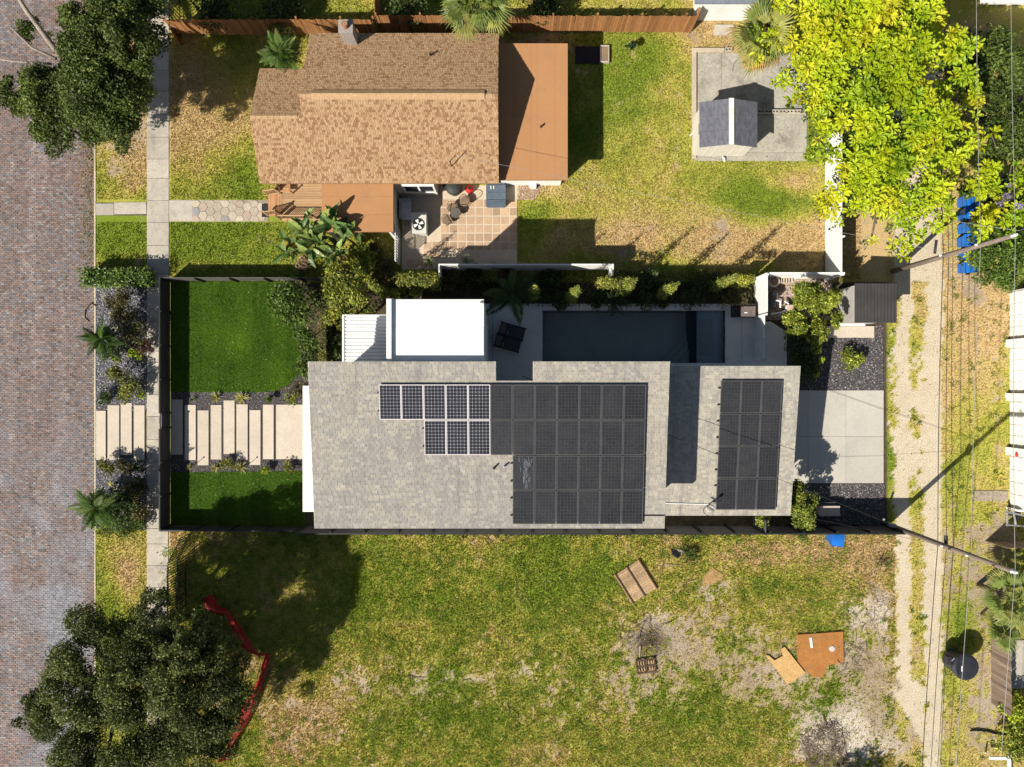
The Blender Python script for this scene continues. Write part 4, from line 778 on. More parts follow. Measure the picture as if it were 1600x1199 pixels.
def hedge(label, px0, px1, py0, py1, h, cols, n, size, seed, z0=.1, mt=None, kind=None, name='hedge'):
    """a clipped hedge filling a box; px/py are its top in the photograph"""
    r = np.random.default_rng(seed); x0, x1, y0, y1 = X(px0, h), X(px1, h), Y(py1, h), Y(py0, h); cx, cy = (x0 + x1) / 2, (y0 + y1) / 2
    t = thing(name, label, 'hedge', (cx, cy, 0)); cl = []; st = .32
    for x in np.arange(x0 + st / 2, x1, st):
        for y in np.arange(y0 + st / 2, max(y1, y0 + st), st):
            cl.append((x + r.uniform(-.05, .05), min(y, y1 - .1) + r.uniform(-.05, .05), h - .22 + r.uniform(-.05, .05), .24))
            if h > .9: cl.append((x, min(y, y1 - .1), h * .45, .28))
    MB().box(x0 + .12, x1 - .12, y0 + .08, max(y1 - .08, y0 + .15), 0, h * .75).build('branches', M('hedge_core', (.035, .045, .015), (.02, .03, .01), fine=20, fvar=.4), t)
    foliage('foliage', cl, n, size, cols, mt or leafm, t, seed=seed, up=.5, jit=.25); return t

# ---- the two big street trees and the shade tree
def oak(name, label, parts, base, n, size, cols, seed, **kw):
    cl = []
    for i, (px, py, rpx, h, k) in enumerate(parts): cl += clumpset(px, py, rpx, h, int(k * 3.6), seed * 10 + i, .225 if seed == 3 else .30, zlo=.45)
    c_ = np.array(cl); m_ = fbm(c_[:, 0] * .75, c_[:, 1] * .75, 400 + seed, 3); cl = [c for c, k in zip(cl, m_ > np.quantile(m_, .2 if seed == 3 else .0)) if k]   # gaps in the crown
    return tree(name, label, cl, base, n, size, cols, seed=seed, **kw)
oak('shade_tree', 'big dark green oak overhanging the bricks at the lower left', [(190, 1085, 95, 7.6, 17), (268, 1025, 56, 7.6, 9), (85, 1135, 88, 7.6, 12), (55, 1165, 56, 7, 6), (24, 1140, 30, 6, 4), (120, 1195, 84, 7, 8), (110, 1040, 74, 7.6, 10), (292, 1105, 86, 6.6, 12), (310, 1165, 46, 5.4, 5), (215, 980, 55, 7, 8), (180, 1190, 110, 6.6, 13), (285, 1205, 70, 5.6, 7), (40, 1120, 50, 6.5, 5), (308, 1040, 46, 6.5, 5), (250, 1060, 60, 7.6, 8)],
    (X(215), Y(1010), 0), 210000, .064, G_OAK, 3, trunk=.38, shell=.45)
oak('street_tree', 'dark green broadleaf tree over the brick street at the upper left', [(118, 58, 62, 8.0, 11), (172, 40, 50, 8.4, 9), (186, 108, 36, 6.5, 6), (130, 120, 76, 7.6, 12), (45, 130, 54, 6.5, 8), (65, 188, 44, 5.2, 7), (158, 180, 44, 6, 7), (28, 30, 24, 6.0, 3), (170, -10, 70, 7.5, 7), (8, 130, 40, 6, 5), (110, 170, 50, 6, 7), (95, 12, 36, 7, 5)],
    (X(203), Y(160), 0), 150000, .078, [(.05, .08, .012), (.07, .105, .018), (.105, .14, .026), (.17, .20, .05)], 5, trunk=.30, bk=palebark, shell=.45)
br = thing('bare_limbs', 'pale bare branches reaching over the street beside the upper left tree', 'branch', P(60, 70, 5))
b = MB(); b.tube([P(92, 85, 5), P(62, 45, 5.4), P(40, 15, 5.8), P(22, -15, 6)], .15, 7, .09).tube([P(88, 92, 5), P(50, 75, 5.2), P(16, 42, 5.4)], .07, 6, .04).tube([P(80, 100, 5), P(20, 96, 5), P(-10, 92, 5)], .06, 6, .03).tube([P(100, 120, 4.5), P(92, 85, 5)], .16, 7, .15); b.build('limb', palebark, br, smooth=True)
# ---- rosettes for the bright lime tree: leaves big enough to tell apart
def rosette(seed, n=13, L=.335):
    r = random.Random(seed); V, F, Cc = [], [], []
    for i in range(n):
        a = 6.283 * i / n + r.uniform(-.25, .25); e = r.uniform(.0, .55) if i % 3 else r.uniform(.5, 1.0); l = L * r.uniform(.7, 1.2); w = l * .17; u = Vector((math.cos(a) * math.cos(e), math.sin(a) * math.cos(e), math.sin(e))); s = Vector((-math.sin(a), math.cos(a), 0)); up = u.cross(s)
        p0 = u * .04; m = u * l * .68 - Vector((0, 0, l * .05)); tp = u * l - Vector((0, 0, l * .18)); b0 = len(V); V += [p0, m - s * w + up * .02, tp - s * w * .45, tp + s * w * .45, m + s * w + up * .02, m - up * .012]; F += [(b0, b0 + 1, b0 + 5), (b0 + 1, b0 + 2, b0 + 5), (b0 + 2, b0 + 3, b0 + 5), (b0 + 3, b0 + 4, b0 + 5), (b0 + 4, b0, b0 + 5)]; Cc += [random.Random(seed * 31 + i).uniform(.88, 1.12)] * 6
    return np.array(V), np.array(F), np.array(Cc)
RO = [rosette(s) for s in range(6)]
LIMEP = [(.22, .34, .012), (.31, .43, .012), (.39, .49, .013), (.45, .53, .014), (.50, .55, .016), (.55, .54, .022)]
def rosettes_np(pts, seed, pal, sc=(.85, 1.35), tone=None):
    r = np.random.default_rng(seed); Vs, Fs, Cs = [], [], []; b = 0
    for i_, p in enumerate(pts):
        V, F, c = RO[r.integers(6)]; a = r.uniform(0, 6.28); s = r.uniform(*sc); t1_, t2_ = r.normal(0, .2, 2); ca, sa = math.cos(a), math.sin(a)
        v = V @ np.array([[ca, sa, 0], [-sa, ca, 0], [0, 0, 1]]) * s; v = v @ np.array([[1, 0, -t1_], [0, 1, -t2_], [t1_, t2_, 1]]); Vs.append(v + p); Fs.append(F + b); b += len(v); Cs.append(c[:, None] * np.array(pal[tone[i_]])[None])
    return np.concatenate(Vs), np.concatenate(Fs), np.concatenate(Cs)
romats = [M('lime_leaf', LIMEP[k], tuple(c * .8 for c in LIMEP[k]), fvar=.15, bump=0, rough=.5, leaf=.35, rand=.22) for k in range(6)]
rome = []
for k in range(6):
    V, F, c = RO[k]; me = bpy.data.meshes.new('leaf_cluster'); me.from_pydata([tuple(v) for v in V], [], [tuple(int(i) for i in f) for f in F]); me.update(); me.materials.append(romats[k]); rome.append(me)
def lime_tree(label, parts, base, seed, n_ro, n_fill, trunk, parts_n):
    cl = []; 
    for i, (px, py, rpx, h, k) in enumerate(parts): cl += clumpset(px, py, rpx, h, int(k * 1.25), seed * 10 + i, .24, zlo=.55)
    t = thing('lime_tree', label, 'tree', base); limbs(base, [c[:3] for c in cl[::max(1, len(cl) // 12)]], trunk, bark, t, seed=seed)
    r = np.random.default_rng(seed); C = np.array(cl); w = C[:, 3] ** 2; m = n_ro * 6; k = r.choice(len(C), m, p=w / w.sum()); d = r.normal(0, 1, (m, 3)); d[:, 2] = np.abs(d[:, 2]) * 1.1 - .15; d /= np.linalg.norm(d, axis=1)[:, None]
    p = C[k, :3] + d * C[k, 3:4] * r.uniform(.6, 1.1, (m, 1)); p = p[np.argsort(-p[:, 2])]; p = p[fbm(p[:, 0] * 1.05, p[:, 1] * 1.05, 301 + seed, 3) > (.40 if seed == 7 else .3)]
    keep, grid = [], {}
    for q in p:                                   # keep the clusters a hand's breadth apart so that they read one by one
        g = (int(q[0] // .4), int(q[1] // .4), int(q[2] // .4)); near = [h_ for a in (-1, 0, 1) for b in (-1, 0, 1) for e in (-1, 0, 1) for h_ in grid.get((g[0] + a, g[1] + b, g[2] + e), ())]
        if all((q[0] - h_[0]) ** 2 + (q[1] - h_[1]) ** 2 + .5 * (q[2] - h_[2]) ** 2 > .105 for h_ in near): grid.setdefault(g, []).append(q); keep.append(q)
        if len(keep) >= n_ro: break
    p = np.array(keep); parts_n = min(parts_n, len(p) - 30); tone = np.clip((fbm(p[:, 0] * .9, p[:, 1] * .9, 211, 2) - .12) * 9 + r.normal(0, .7, len(p)), 0, 5.9).astype(int)
    for q, c_ in zip(p[:parts_n], tone): put('leaf_cluster', rome[c_], None, t, q, (r.normal(0, .2), r.normal(0, .2), r.uniform(0, 6.28)), (r.uniform(.9, 1.35),) * 3)
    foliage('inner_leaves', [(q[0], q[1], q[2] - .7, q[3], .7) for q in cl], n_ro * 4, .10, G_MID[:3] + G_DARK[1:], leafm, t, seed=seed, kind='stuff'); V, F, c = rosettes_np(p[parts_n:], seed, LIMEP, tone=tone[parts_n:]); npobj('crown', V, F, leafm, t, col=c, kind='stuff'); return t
lime_tree('huge bright lime green tree with rosette leaves beside the white fence and alley', [(1300, 60, 90, 7.5, 16), (1225, 64, 50, 6.8, 10), (1532, 60, 28, 7.5, 5), (1536, 180, 26, 7, 5), (1240, 15, 56, 7, 9), (1262, 130, 30, 6, 5), (1420, 80, 100, 8.5, 18), (1490, 60, 44, 8, 8), (1350, 170, 88, 7.5, 16), (1460, 170, 80, 8.5, 15), (1400, 250, 78, 7.5, 14), (1350, 290, 56, 6.5, 9), (1440, 300, 64, 7, 10), (1410, 370, 40, 5.5, 7), (1290, 130, 40, 6, 6), (1330, 340, 20, 5, 3), (1280, 200, 24, 5, 3), (1510, 230, 44, 7, 8), (1525, 120, 40, 7.5, 7), (1480, 320, 36, 6, 5), (1380, -10, 120, 8, 12)],
    (X(1372), Y(215), 0), 7, 4200, 0, .34, 290)
lime_tree('smaller yellow green tree spreading over the blue bins at the right edge', [(1545, 300, 36, 4.5, 7), (1575, 330, 34, 4.5, 6), (1540, 350, 22, 3.6, 4), (1590, 270, 30, 5, 5), (1530, 395, 15, 2.5, 3), (1555, 215, 22, 5, 3), (1600, 320, 30, 4.5, 4), (1585, 350, 26, 4, 4), (1560, 265, 26, 4.6, 4)], (X(1552), Y(330), 0), 8, 760, 0, .16, 60)
DKR = [(.05, .085, .015), (.075, .115, .02), (.10, .145, .025), (.15, .18, .04)]
tree('dark_tree', 'dark green bushy tree at the top right corner beyond the lime tree', clumpset(1575, 90, 70, 5.5, 22, 51, .3) + clumpset(1590, 190, 60, 5.0, 14, 52, .3), (X(1570), Y(120), 0), 15000, .10, DKR, seed=51, trunk=.2)
tree('dark_tree', 'dark leafy shrubby tree at the right edge above the white garages', clumpset(1585, 400, 56, 3.4, 18, 53, .3) + clumpset(1600, 330, 40, 3.2, 8, 54, .3), (X(1580), Y(395), 0), 11000, .085, [(.06, .12, .016), (.09, .155, .02), (.13, .20, .03), (.045, .09, .012)], seed=53, trunk=.14)
r_ = thing('purple_flowers', 'purple blossoms among the yellow green leaves above the blue bins', 'flowers', P(1570, 305, 4.8)); 
foliage('blossom', [tuple(P(1573, 309, 5.2)) + (.22,), tuple(P(1563, 320, 5.1)) + (.16,), tuple(P(1592, 322, 5.1)) + (.16,), tuple(P(1576, 290, 5.2)) + (.12,)], 260, .06, [(.30, .26, .42), (.24, .2, .36), (.4, .34, .48)], leafm, r_, seed=3)

# ---- palms
def fan_mesh(seed, R=.95, n=18, spread=2.6):
    r = random.Random(seed); V, F = [], []
    for i in range(n):
        a = -spread / 2 + spread * i / (n - 1); l = R * (1 - .22 * abs(a)) * r.uniform(.85, 1.1); w = .04; u = Vector((math.cos(a), math.sin(a), .12 * math.cos(a * 2))); s = Vector((-math.sin(a), math.cos(a), 0)); b = len(V)
        m = u * l * .55; tp = u * l + Vector((0, 0, -l * .22 - r.uniform(0, .12))); c0 = u * .08
        V += [c0 - s * .006, m - s * w, tp, m + s * w, c0 + s * .006, m + Vector((0, 0, .028))]; F += [(b, b + 1, b + 5), (b + 1, b + 2, b + 5), (b + 2, b + 3, b + 5), (b + 3, b + 4, b + 5), (b + 4, b, b + 5)]
    b = len(V); V += [Vector((-.9, -.015, -.02)), Vector((-.9, .015, -.02)), Vector((.1, .012, .02)), Vector((.1, -.012, .02))]; F += [(b, b + 1, b + 2, b + 3)]
    return V, F
def feather_mesh(seed, L=1.5, n=17, w=.075, droop=.5, ll=.42):
    r = random.Random(seed); V, F = [], []
    P_ = lambda t: Vector((L * t, 0, L * (.42 * t - (.42 + droop * .6) * t * t)))
    for i in range(n):
        t = .12 + .88 * i / (n - 1); c = P_(t); l = ll * (math.sin(math.pi * min(1, t * .75 + .2))) * r.uniform(.85, 1.1)
        for sd in (-1, 1):
            u = Vector((.55, sd * .85, -.28)).normalized(); k = Vector((.85, -sd * .5, 0)); b = len(V); m = c + u * l * .45
            V += [c - k * w * .2, m - k * w * .5, c + u * l + Vector((0, 0, -l * .2)), m + k * w * .5]; F += [(b, b + 1, b + 2, b + 3)]
    for i in range(6):
        b = len(V); t0, t1_ = i / 6, (i + 1) / 6; V += [P_(t0) + Vector((0, -.014, 0)), P_(t0) + Vector((0, .014, 0)), P_(t1_) + Vector((0, .01, 0)), P_(t1_) + Vector((0, -.01, 0))]; F += [(b, b + 1, b + 2, b + 3)]
    return V, F
def leafmesh(VF, mt): 
    me = bpy.data.meshes.new('frond'); me.from_pydata([tuple(v) for v in VF[0]], [], VF[1]); me.update(); me.materials.append(mt); return me
def leafmat(nm, c, c2, rand=.25, leaf=.25, rough=.5): return M(nm, c, c2, scale=3, fvar=.15, bump=0, rough=rough, leaf=leaf, rand=rand, spec=.35)
fanm = [leafmat('fan_leaf_green', (.20, .25, .06), (.13, .18, .035)), leafmat('fan_leaf_yellow', (.32, .32, .09), (.25, .26, .06)), leafmat('fan_leaf_dry', (.46, .32, .10), (.40, .24, .07))]
FAN = [[leafmesh(fan_mesh(s), m) for s in range(3)] for m in fanm]
ftm = [leafmat('feather_leaf_green', (.09, .17, .025), (.06, .12, .016)), leafmat('feather_leaf_pale', (.17, .24, .06), (.12, .18, .04)), leafmat('feather_leaf_deep', (.04, .075, .02), (.03, .055, .015))]
FTH = [[leafmesh(feather_mesh(s, droop=.35 + .15 * s), m) for s in range(3)] for m in ftm]
def palm(name, label, px, py, h, meshes, n, sc, trunk=.13, seed=1, tilt=(-.2, 1.2), weights=None, off=.75, base=None, group=None):
    """fronds fan out from a crown at height h seen at (px,py)"""
    r = random.Random(seed); c = P(px, py, h); bs = base or (c.x, c.y, 0); t = thing(name, label, 'palm', (bs[0], bs[1], 0), group)
    MB().tube([(bs[0], bs[1], -.05), ((bs[0] + c.x) / 2, (bs[1] + c.y) / 2, h * .5), (c.x, c.y, h - .05)], trunk, 8, trunk * .8).build('trunk', bark, t, smooth=True)
    for i in range(n):
        q = (i + .5) / n; a = i * 2.39996 + r.uniform(-.5, .5); e = tilt[1] + (tilt[0] - tilt[1]) * q ** .8 + r.uniform(-.12, .12); m = r.choices(meshes, weights)[0] if not callable(weights) else meshes[weights(q, r)]
        s = sc * r.uniform(.68, 1.2); o = off * s; d = Vector((math.cos(a) * math.cos(e), math.sin(a) * math.cos(e), math.sin(e)))
        put('frond', r.choice(m), None, t, c + d * o, (r.uniform(-.4, .4), -e, a), (s,) * 3)
    return t
palm('fan_palm', 'shaggy fan palm behind the top fence overlapping the brown roof edge', 745, 5, 5.2, FAN, 46, 1.12, .17, 2, (-.75, 1.25), lambda q, r: 0 if q < .45 else r.choice((0, 1, 1)))
palm('fan_palm', 'fan palm with orange dry lower fronds beside the lime tree and concrete pad', 1192, 58, 5.5, FAN, 44, 1.05, .17, 3, (-.8, 1.2), lambda q, r: r.choice((0, 1)) if q < .45 else r.choice((1, 2, 2)), base=(X(1196), Y(50), 0))
palm('fan_palm', 'fan palm with spiky fronds at the right edge below the utility pole', 1580, 935, 2.6, FAN, 30, 1.02, .14, 4, (-.3, 1.2), lambda q, r: r.choice((0, 0, 1)))
palm('fan_palm', 'low fan palm with bright fronds at the right edge under the first spiky palm', 1566, 975, 1.7, FAN, 20, .85, .1, 5, (-.2, 1.1), lambda q, r: r.choice((0, 1, 1)))
palm('feather_palm', 'bushy feather palm between the brown house corner and the shaded fence', 440, 86, 3.0, FTH, 52, .7, .1, 6, (-.5, 1.4), lambda q, r: r.choice((0, 0, 1)), .05)
palm('feather_palm', 'short feather palm at the left edge of the stone bed overhanging the bricks', 158, 530, 1.9, FTH, 26, .72, .08, 7, (-.5, 1.3), lambda q, r: r.choice((0, 2, 2)), .03)
palm('feather_palm', 'leaning feather palm beside the street below the front walk', 150, 793, 2.7, FTH, 34, .8, .09, 8, (-.6, 1.3), lambda q, r: r.choice((0, 0, 1, 2)), .03, base=(X(205), Y(782), 0))
palm('feather_palm', 'shaded dark palm with wide fronds over the white terrace corner', 800, 458, 2.6, FTH, 15, 1.0, .09, 9, (-.3, 1.0), lambda q, r: r.choice((2, 0)), .03)
palm('feather_palm', 'small spiky palm in the shaded bed north of the pool', 960, 472, 1.0, FTH, 14, .5, .05, 10, (.0, 1.1), lambda q, r: 2, .02)

# ---- banana clump: every big leaf is its own piece
def paddle(seed, L=1.5, W=.24):
    r = random.Random(seed); n = 9; V, F = [], []
    P_ = lambda t: Vector((L * t * .92, 0, L * (.35 * t - .55 * t * t)))
    for i in range(n + 1):
        t = i / n; c = P_(.18 + .82 * t); w = W * math.sin(math.pi * (.08 + .9 * t)) ** .7
        V += [c + Vector((r.uniform(-.03, .03), -w, .07 * w / W + r.uniform(-.03, .02))), c + Vector((0, 0, -.03)), c + Vector((r.uniform(-.03, .03), w, .07 * w / W + r.uniform(-.03, .02)))]
    for i in range(n):
        for k in range(2):
            if r.random() < .07: continue
            F.append((i * 3 + k, i * 3 + k + 1, i * 3 + k + 4, i * 3 + k + 3))
    b = len(V); V += [Vector((0, -.02, 0)), Vector((0, .02, 0)), P_(.2) + Vector((0, .014, -.03)), P_(.2) + Vector((0, -.014, -.03))]; F += [(b, b + 1, b + 2, b + 3)]
    return V, F
bam = [leafmat('banana_green', (.10, .175, .045), (.065, .12, .035), .35, .2, .42), leafmat('banana_pale', (.25, .32, .08), (.17, .24, .06), .25, .25, .35), leafmat('banana_yellow', (.42, .30, .05), (.36, .20, .04), .2, .25, .4)]
BAN = [[leafmesh(paddle(s), m) for s in range(4)] for m in bam]
for me in [m for L in BAN for m in L]: me.name = 'banana_leaf'
def banana(label, px, py, h, n, sc, seed, wts):
    r = random.Random(seed); c = P(px, py, h); t = thing('banana_plant', label, 'plant', (c.x, c.y, 0), 'banana plants by the deck')
    MB().tube([(c.x, c.y, -.05), (c.x, c.y, h)], .11, 8, .07).tube([(c.x + .3, c.y + .1, -.05), (c.x + .35, c.y + .15, h * .8)], .08, 6, .05).tube([(c.x - .25, c.y - .2, -.05), (c.x - .3, c.y - .25, h * .75)], .08, 6, .05).build('stem', M('banana_stem', (.16, .15, .06), (.24, .18, .08), scale=5), t)
    for i in range(n):
        a = i * 2.4 + r.uniform(-.4, .4); e = r.choice((r.uniform(-.2, .5), r.uniform(.4, 1.0), r.uniform(.9, 1.4))); s = sc * r.uniform(.7, 1.35); ox, oy = r.uniform(-.38, .38), r.uniform(-.38, .38); put('banana_leaf', r.choice(BAN[r.choices((0, 1, 2), wts)[0]]), None, t, (c.x + ox, c.y + oy, h - r.uniform(0, .6)), (r.uniform(-.9, .9), -e, a), (s,) * 3)
BL_ = [('tall banana plant at the corner of the flat brown porch roof', 520, 348, 2.9, 20, .66, 1, (7, 3, 0)), ('banana plant with pale leaves in front of the wooden deck', 476, 350, 2.3, 18, .6, 2, (5, 5, 0)),
    ('banana plant with wide drooping leaves at the edge of the front lawn', 452, 386, 1.7, 16, .58, 3, (6, 4, 1)), ('banana plant with two yellowed leaves beside the lime shrubs', 522, 396, 2.0, 18, .62, 4, (4, 5, 1)), ('banana plant with upright leaves next to the porch wall', 548, 362, 2.7, 11, .6, 5, (6, 4, 0)), ('small banana plant at the back of the heap of dry leaves', 490, 384, 2.4, 18, .62, 6, (5, 6, 0))]
for a_ in BL_: banana(*a_)
shrub('heap of dry brown leaves at the foot of the banana plants', 476, 414, 17, .4, [(.36, .27, .17), (.27, .19, .11), (.44, .34, .22)], 500, .09, 61, 'leaf_heap', 'leaves', aspect=.3)

# ---- shrubs and hedges of the gardens, one by one
hedge('clipped glossy green hedge across the grass verge', 122, 228, 416, 446, 1.25, [(.06, .115, .012), (.09, .16, .018), (.13, .21, .03), (.18, .25, .05)], 3000, .075, 62, mt=glossm)
SH = [('tall brown green shrub at the top of the stone bed by the street', 182, 465, 24, 1.6, G_BROWN, 1500, .07), ('brown green shrub in the middle of the upper stone bed', 188, 495, 24, 1.5, G_BROWN, 1300, .07), ('dark shrub beside the left hand feather palm', 205, 520, 24, 1.3, G_BROWN, 1100, .07), ('lime yellow shrub below the left hand feather palm', 177, 560, 13, .7, G_LIME, 500, .06), ('lime yellow round shrub near the sidewalk in the stone bed', 207, 556, 12, .7, G_LIME, 480, .06), ('olive upright shrub at the lower part of the stone bed', 182, 586, 20, 1.2, G_OLIVE, 900, .07), ('olive spreading shrub just above the stepping slabs', 196, 610, 24, 1.0, G_OLIVE, 1100, .07), ('low dark green mound at the kerb above the stepping slabs', 163, 621, 16, .6, G_DARK, 700, .06), ('small lime shrub beside the sidewalk above the stepping slabs', 217, 619, 9, .5, G_LIME, 260, .05), ('reddish brown plant at the sidewalk edge of the stone bed', 221, 543, 14, .7, [(.13, .07, .05), (.18, .09, .06), (.10, .07, .04)], 420, .07),
      ('round olive shrub at the kerb below the stepping slabs', 165, 730, 18, .9, G_OLIVE, 900, .06), ('dark olive shrub in the middle below the stepping slabs', 192, 729, 18, .9, G_BROWN, 900, .06), ('dark green shrub by the sidewalk below the stepping slabs', 214, 731, 14, .8, G_DARK, 600, .06), ('brown spiky shrub in the lower stone bed', 205, 765, 20, 1.1, G_BROWN, 900, .08), ('dark green shrub at the foot of the leaning feather palm', 195, 785, 24, 1.1, G_DARK, 1100, .08), ('shady shrub between the leaning palm and the sidewalk', 213, 795, 20, .9, G_BROWN, 800, .07), ('dark bushy shrub under the left hand feather palm', 168, 535, 30, 1.1, G_DARK, 1500, .085), ('dark bushy shrub under the leaning feather palm', 160, 795, 34, 1.3, G_DARK, 2000, .09), ('bright green ground shrub at the lower end of the stone bed', 190, 822, 26, .7, G_MID, 1300, .06), ('yellow green shrub at the kerb corner of the lower stone bed', 160, 830, 16, .6, G_YEL, 600, .06), ('green shrub by the sidewalk at the lower end of the bed', 214, 822, 14, .6, G_MID, 560, .06),
      ('small olive shrub right of the striped agaves by the front walk', 455, 622, 13, .7, G_OLIVE, 420, .06), ('dark shrub against the white canopy of the front entrance', 468, 606, 13, .9, G_BROWN, 420, .06), ('small green plant above the fourth front slab', 418, 624, 9, .5, G_MID, 260, .06), ('olive shrub between the lower agaves by the front walk', 355, 727, 14, .6, G_OLIVE, 420, .06), ('lime plant at the right of the lower front bed', 412, 733, 10, .5, G_LIME, 300, .06), ('olive plant at the far right of the lower front bed', 452, 730, 13, .5, G_OLIVE, 360, .06),
      ('yellow green shrub hanging over the stone bed by the shed step', 1335, 563, 20, .8, G_YEL, 900, .08), ('small lime shrub in the shade beside the garage roof', 1284, 563, 9, 1.8, G_LIME, 260, .06), ('small lime sprig above the garage roof corner', 1280, 584, 7, 1.8, G_LIME, 180, .06), ('dark shaded shrub between the pool fence and the stone bed', 1258, 530, 32, 1.7, G_DARK, 1600, .08), ('dark shaded shrub touching the garage roof', 1262, 572, 28, 1.6, G_DARK, 1500, .08),
      ('low sprig of green leaves behind the garage corner', 1195, 814, 14, 2.1, G_YEL, 300, .07), ('small green weed under the charcoal fence', 1253, 838, 12, .5, G_MID, 260, .06),
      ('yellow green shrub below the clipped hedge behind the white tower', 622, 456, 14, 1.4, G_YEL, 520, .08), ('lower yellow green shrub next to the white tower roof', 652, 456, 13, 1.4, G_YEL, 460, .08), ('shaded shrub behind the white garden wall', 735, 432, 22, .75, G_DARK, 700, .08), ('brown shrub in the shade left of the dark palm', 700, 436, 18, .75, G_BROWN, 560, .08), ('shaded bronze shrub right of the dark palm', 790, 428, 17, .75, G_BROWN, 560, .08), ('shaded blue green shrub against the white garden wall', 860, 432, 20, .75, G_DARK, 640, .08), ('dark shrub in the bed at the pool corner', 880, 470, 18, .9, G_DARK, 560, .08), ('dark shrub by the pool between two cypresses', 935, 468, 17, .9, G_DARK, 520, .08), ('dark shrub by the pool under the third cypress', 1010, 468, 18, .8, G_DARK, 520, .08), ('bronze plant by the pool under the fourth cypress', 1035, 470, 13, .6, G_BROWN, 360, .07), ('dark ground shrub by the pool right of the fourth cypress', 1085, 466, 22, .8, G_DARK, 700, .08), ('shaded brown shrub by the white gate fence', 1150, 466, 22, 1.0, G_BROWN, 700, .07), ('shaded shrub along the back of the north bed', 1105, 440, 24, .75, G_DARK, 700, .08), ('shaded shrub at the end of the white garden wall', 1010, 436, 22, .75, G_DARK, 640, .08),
      ('bushy green shrub at the corner of the artificial lawn', 462, 470, 42, 2.4, G_MID, 5200, .085), ('green shrub along the curved edge of the artificial lawn', 474, 530, 24, 1.9, G_MID, 2200, .08), ('green shrub beside the curved stone edging', 478, 575, 22, 1.5, G_MID, 1800, .08), ('dark green shrub between the clipped hedge and the awning', 527, 540, 18, 1.6, G_DARK, 1400, .075), ('dark green shrub left of the narrow clipped hedge', 486, 548, 18, 1.5, G_DARK, 1300, .075),
      ('mottled yellow shrub behind the porch of the brown house', 560, 400, 24, 1.6, G_YEL, 1300, .085), ('dark dry shrub under the porch roof edge', 590, 395, 24, 1.0, G_BROWN, 1000, .08), ('shaded shrub below the porch near the lattice screen', 605, 425, 26, .9, G_BROWN, 900, .08), ('dark green plant near the top fence on the back lawn', 988, 70, 10, .8, [(.05, .10, .03), (.03, .06, .02)], 160, .09), ('small dark weed in the vacant lot near the fence', 1076, 868, 20, .35, [(.05, .09, .02), (.08, .12, .03)], 500, .06),
      ('shaded dark shrub behind the board fence at the top left', 330, 8, 40, 1.6, G_DARK, 1500, .09), ('shaded green shrub behind the board fence above the bushy palm', 430, 10, 42, 1.6, G_DARK, 1500, .09), ('dark shrub behind the sunlit fence right of the shaggy palm', 850, 6, 34, 1.4, G_DARK, 1000, .09), ('dark shrub behind the fence left of the shaggy palm', 640, 8, 34, 1.4, G_DARK, 1000, .09),
      ('green bush at the right edge below the weathered fence', 1592, 1110, 24, 1.2, G_LIME, 1200, .09), ('yellow green bush at the lower right corner', 1590, 1165, 30, 1.2, G_YEL, 1500, .09), ('lime bush beside the concrete pad and white fence', 1266, 240, 15, 1.2, G_LIME, 420, .11)]
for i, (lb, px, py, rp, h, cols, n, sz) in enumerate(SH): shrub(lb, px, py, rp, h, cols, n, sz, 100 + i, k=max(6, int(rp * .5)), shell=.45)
tree('ornamental_tree', 'mottled yellow green ornamental tree between the lawn fence and the awning', clumpset(542, 465, 42, 3.4, 18, 71, .34) + clumpset(530, 435, 36, 3.2, 10, 72, .36) + clumpset(555, 492, 26, 3.0, 7, 73, .4) + clumpset(520, 500, 22, 2.8, 6, 74, .4), (X(545), Y(475), 0), 8000, .085, [(.09, .13, .02), (.16, .20, .028), (.24, .27, .035), (.33, .33, .05), (.08, .12, .02), (.38, .31, .09)], seed=71, trunk=.09)
tree('ornamental_tree', 'round topped tree spreading over the equipment yard beside the tool shed', clumpset(1264, 452, 29, 3.0, 14, 75, .33) + clumpset(1303, 466, 27, 3.2, 10, 76, .33) + clumpset(1308, 500, 20, 3.0, 7, 77, .36), (X(1285), Y(475), 0), 6500, .085, G_YEL, seed=75, trunk=.09)
tree('ornamental_tree', 'yellow green tree by the end of the white pool fence', clumpset(1250, 506, 24, 2.8, 10, 78, .33) + clumpset(1284, 515, 24, 2.8, 8, 79, .33) + clumpset(1275, 535, 16, 2.4, 4, 80, .4), (X(1265), Y(505), 0), 4600, .085, G_YEL, seed=78, trunk=.08)
tree('ornamental_tree', 'small sunlit tree at the lower corner of the garage roof', clumpset(1257, 786, 31, 3.2, 18, 81, .30) + clumpset(1264, 817, 22, 2.4, 8, 82, .36) + clumpset(1248, 764, 16, 3.2, 5, 83, .42), (X(1246), Y(775), 0), 6400, .08, [(.12, .17, .02), (.19, .24, .03), (.27, .29, .05), (.08, .12, .015)], seed=81, trunk=.07)
tree('dark_tree', 'tree just below the picture whose shadow falls on the gravel track', clumpset(1342, 1386, 80, 4.5, 22, 84, .30), (X(1283), Y(1296), 0), 6000, .10, G_OAK, seed=84, trunk=.14)
hedge('narrow clipped yellow hedge ending at the grey roof', 497, 509, 478, 566, 2.3, [(.16, .16, .03), (.22, .20, .035), (.28, .25, .05)], 1700, .05, 63)
hedge('flat clipped sunlit hedge beyond the white tower roof', 618, 688, 427, 446, 2.4, [(.16, .19, .03), (.23, .25, .04), (.29, .28, .05)], 2000, .06, 64)
hedge('small clipped sunlit hedge between two cypress tips', 937, 980, 434, 443, 2.5, [(.20, .23, .03), (.27, .29, .05), (.33, .32, .06)], 1400, .055, 65)
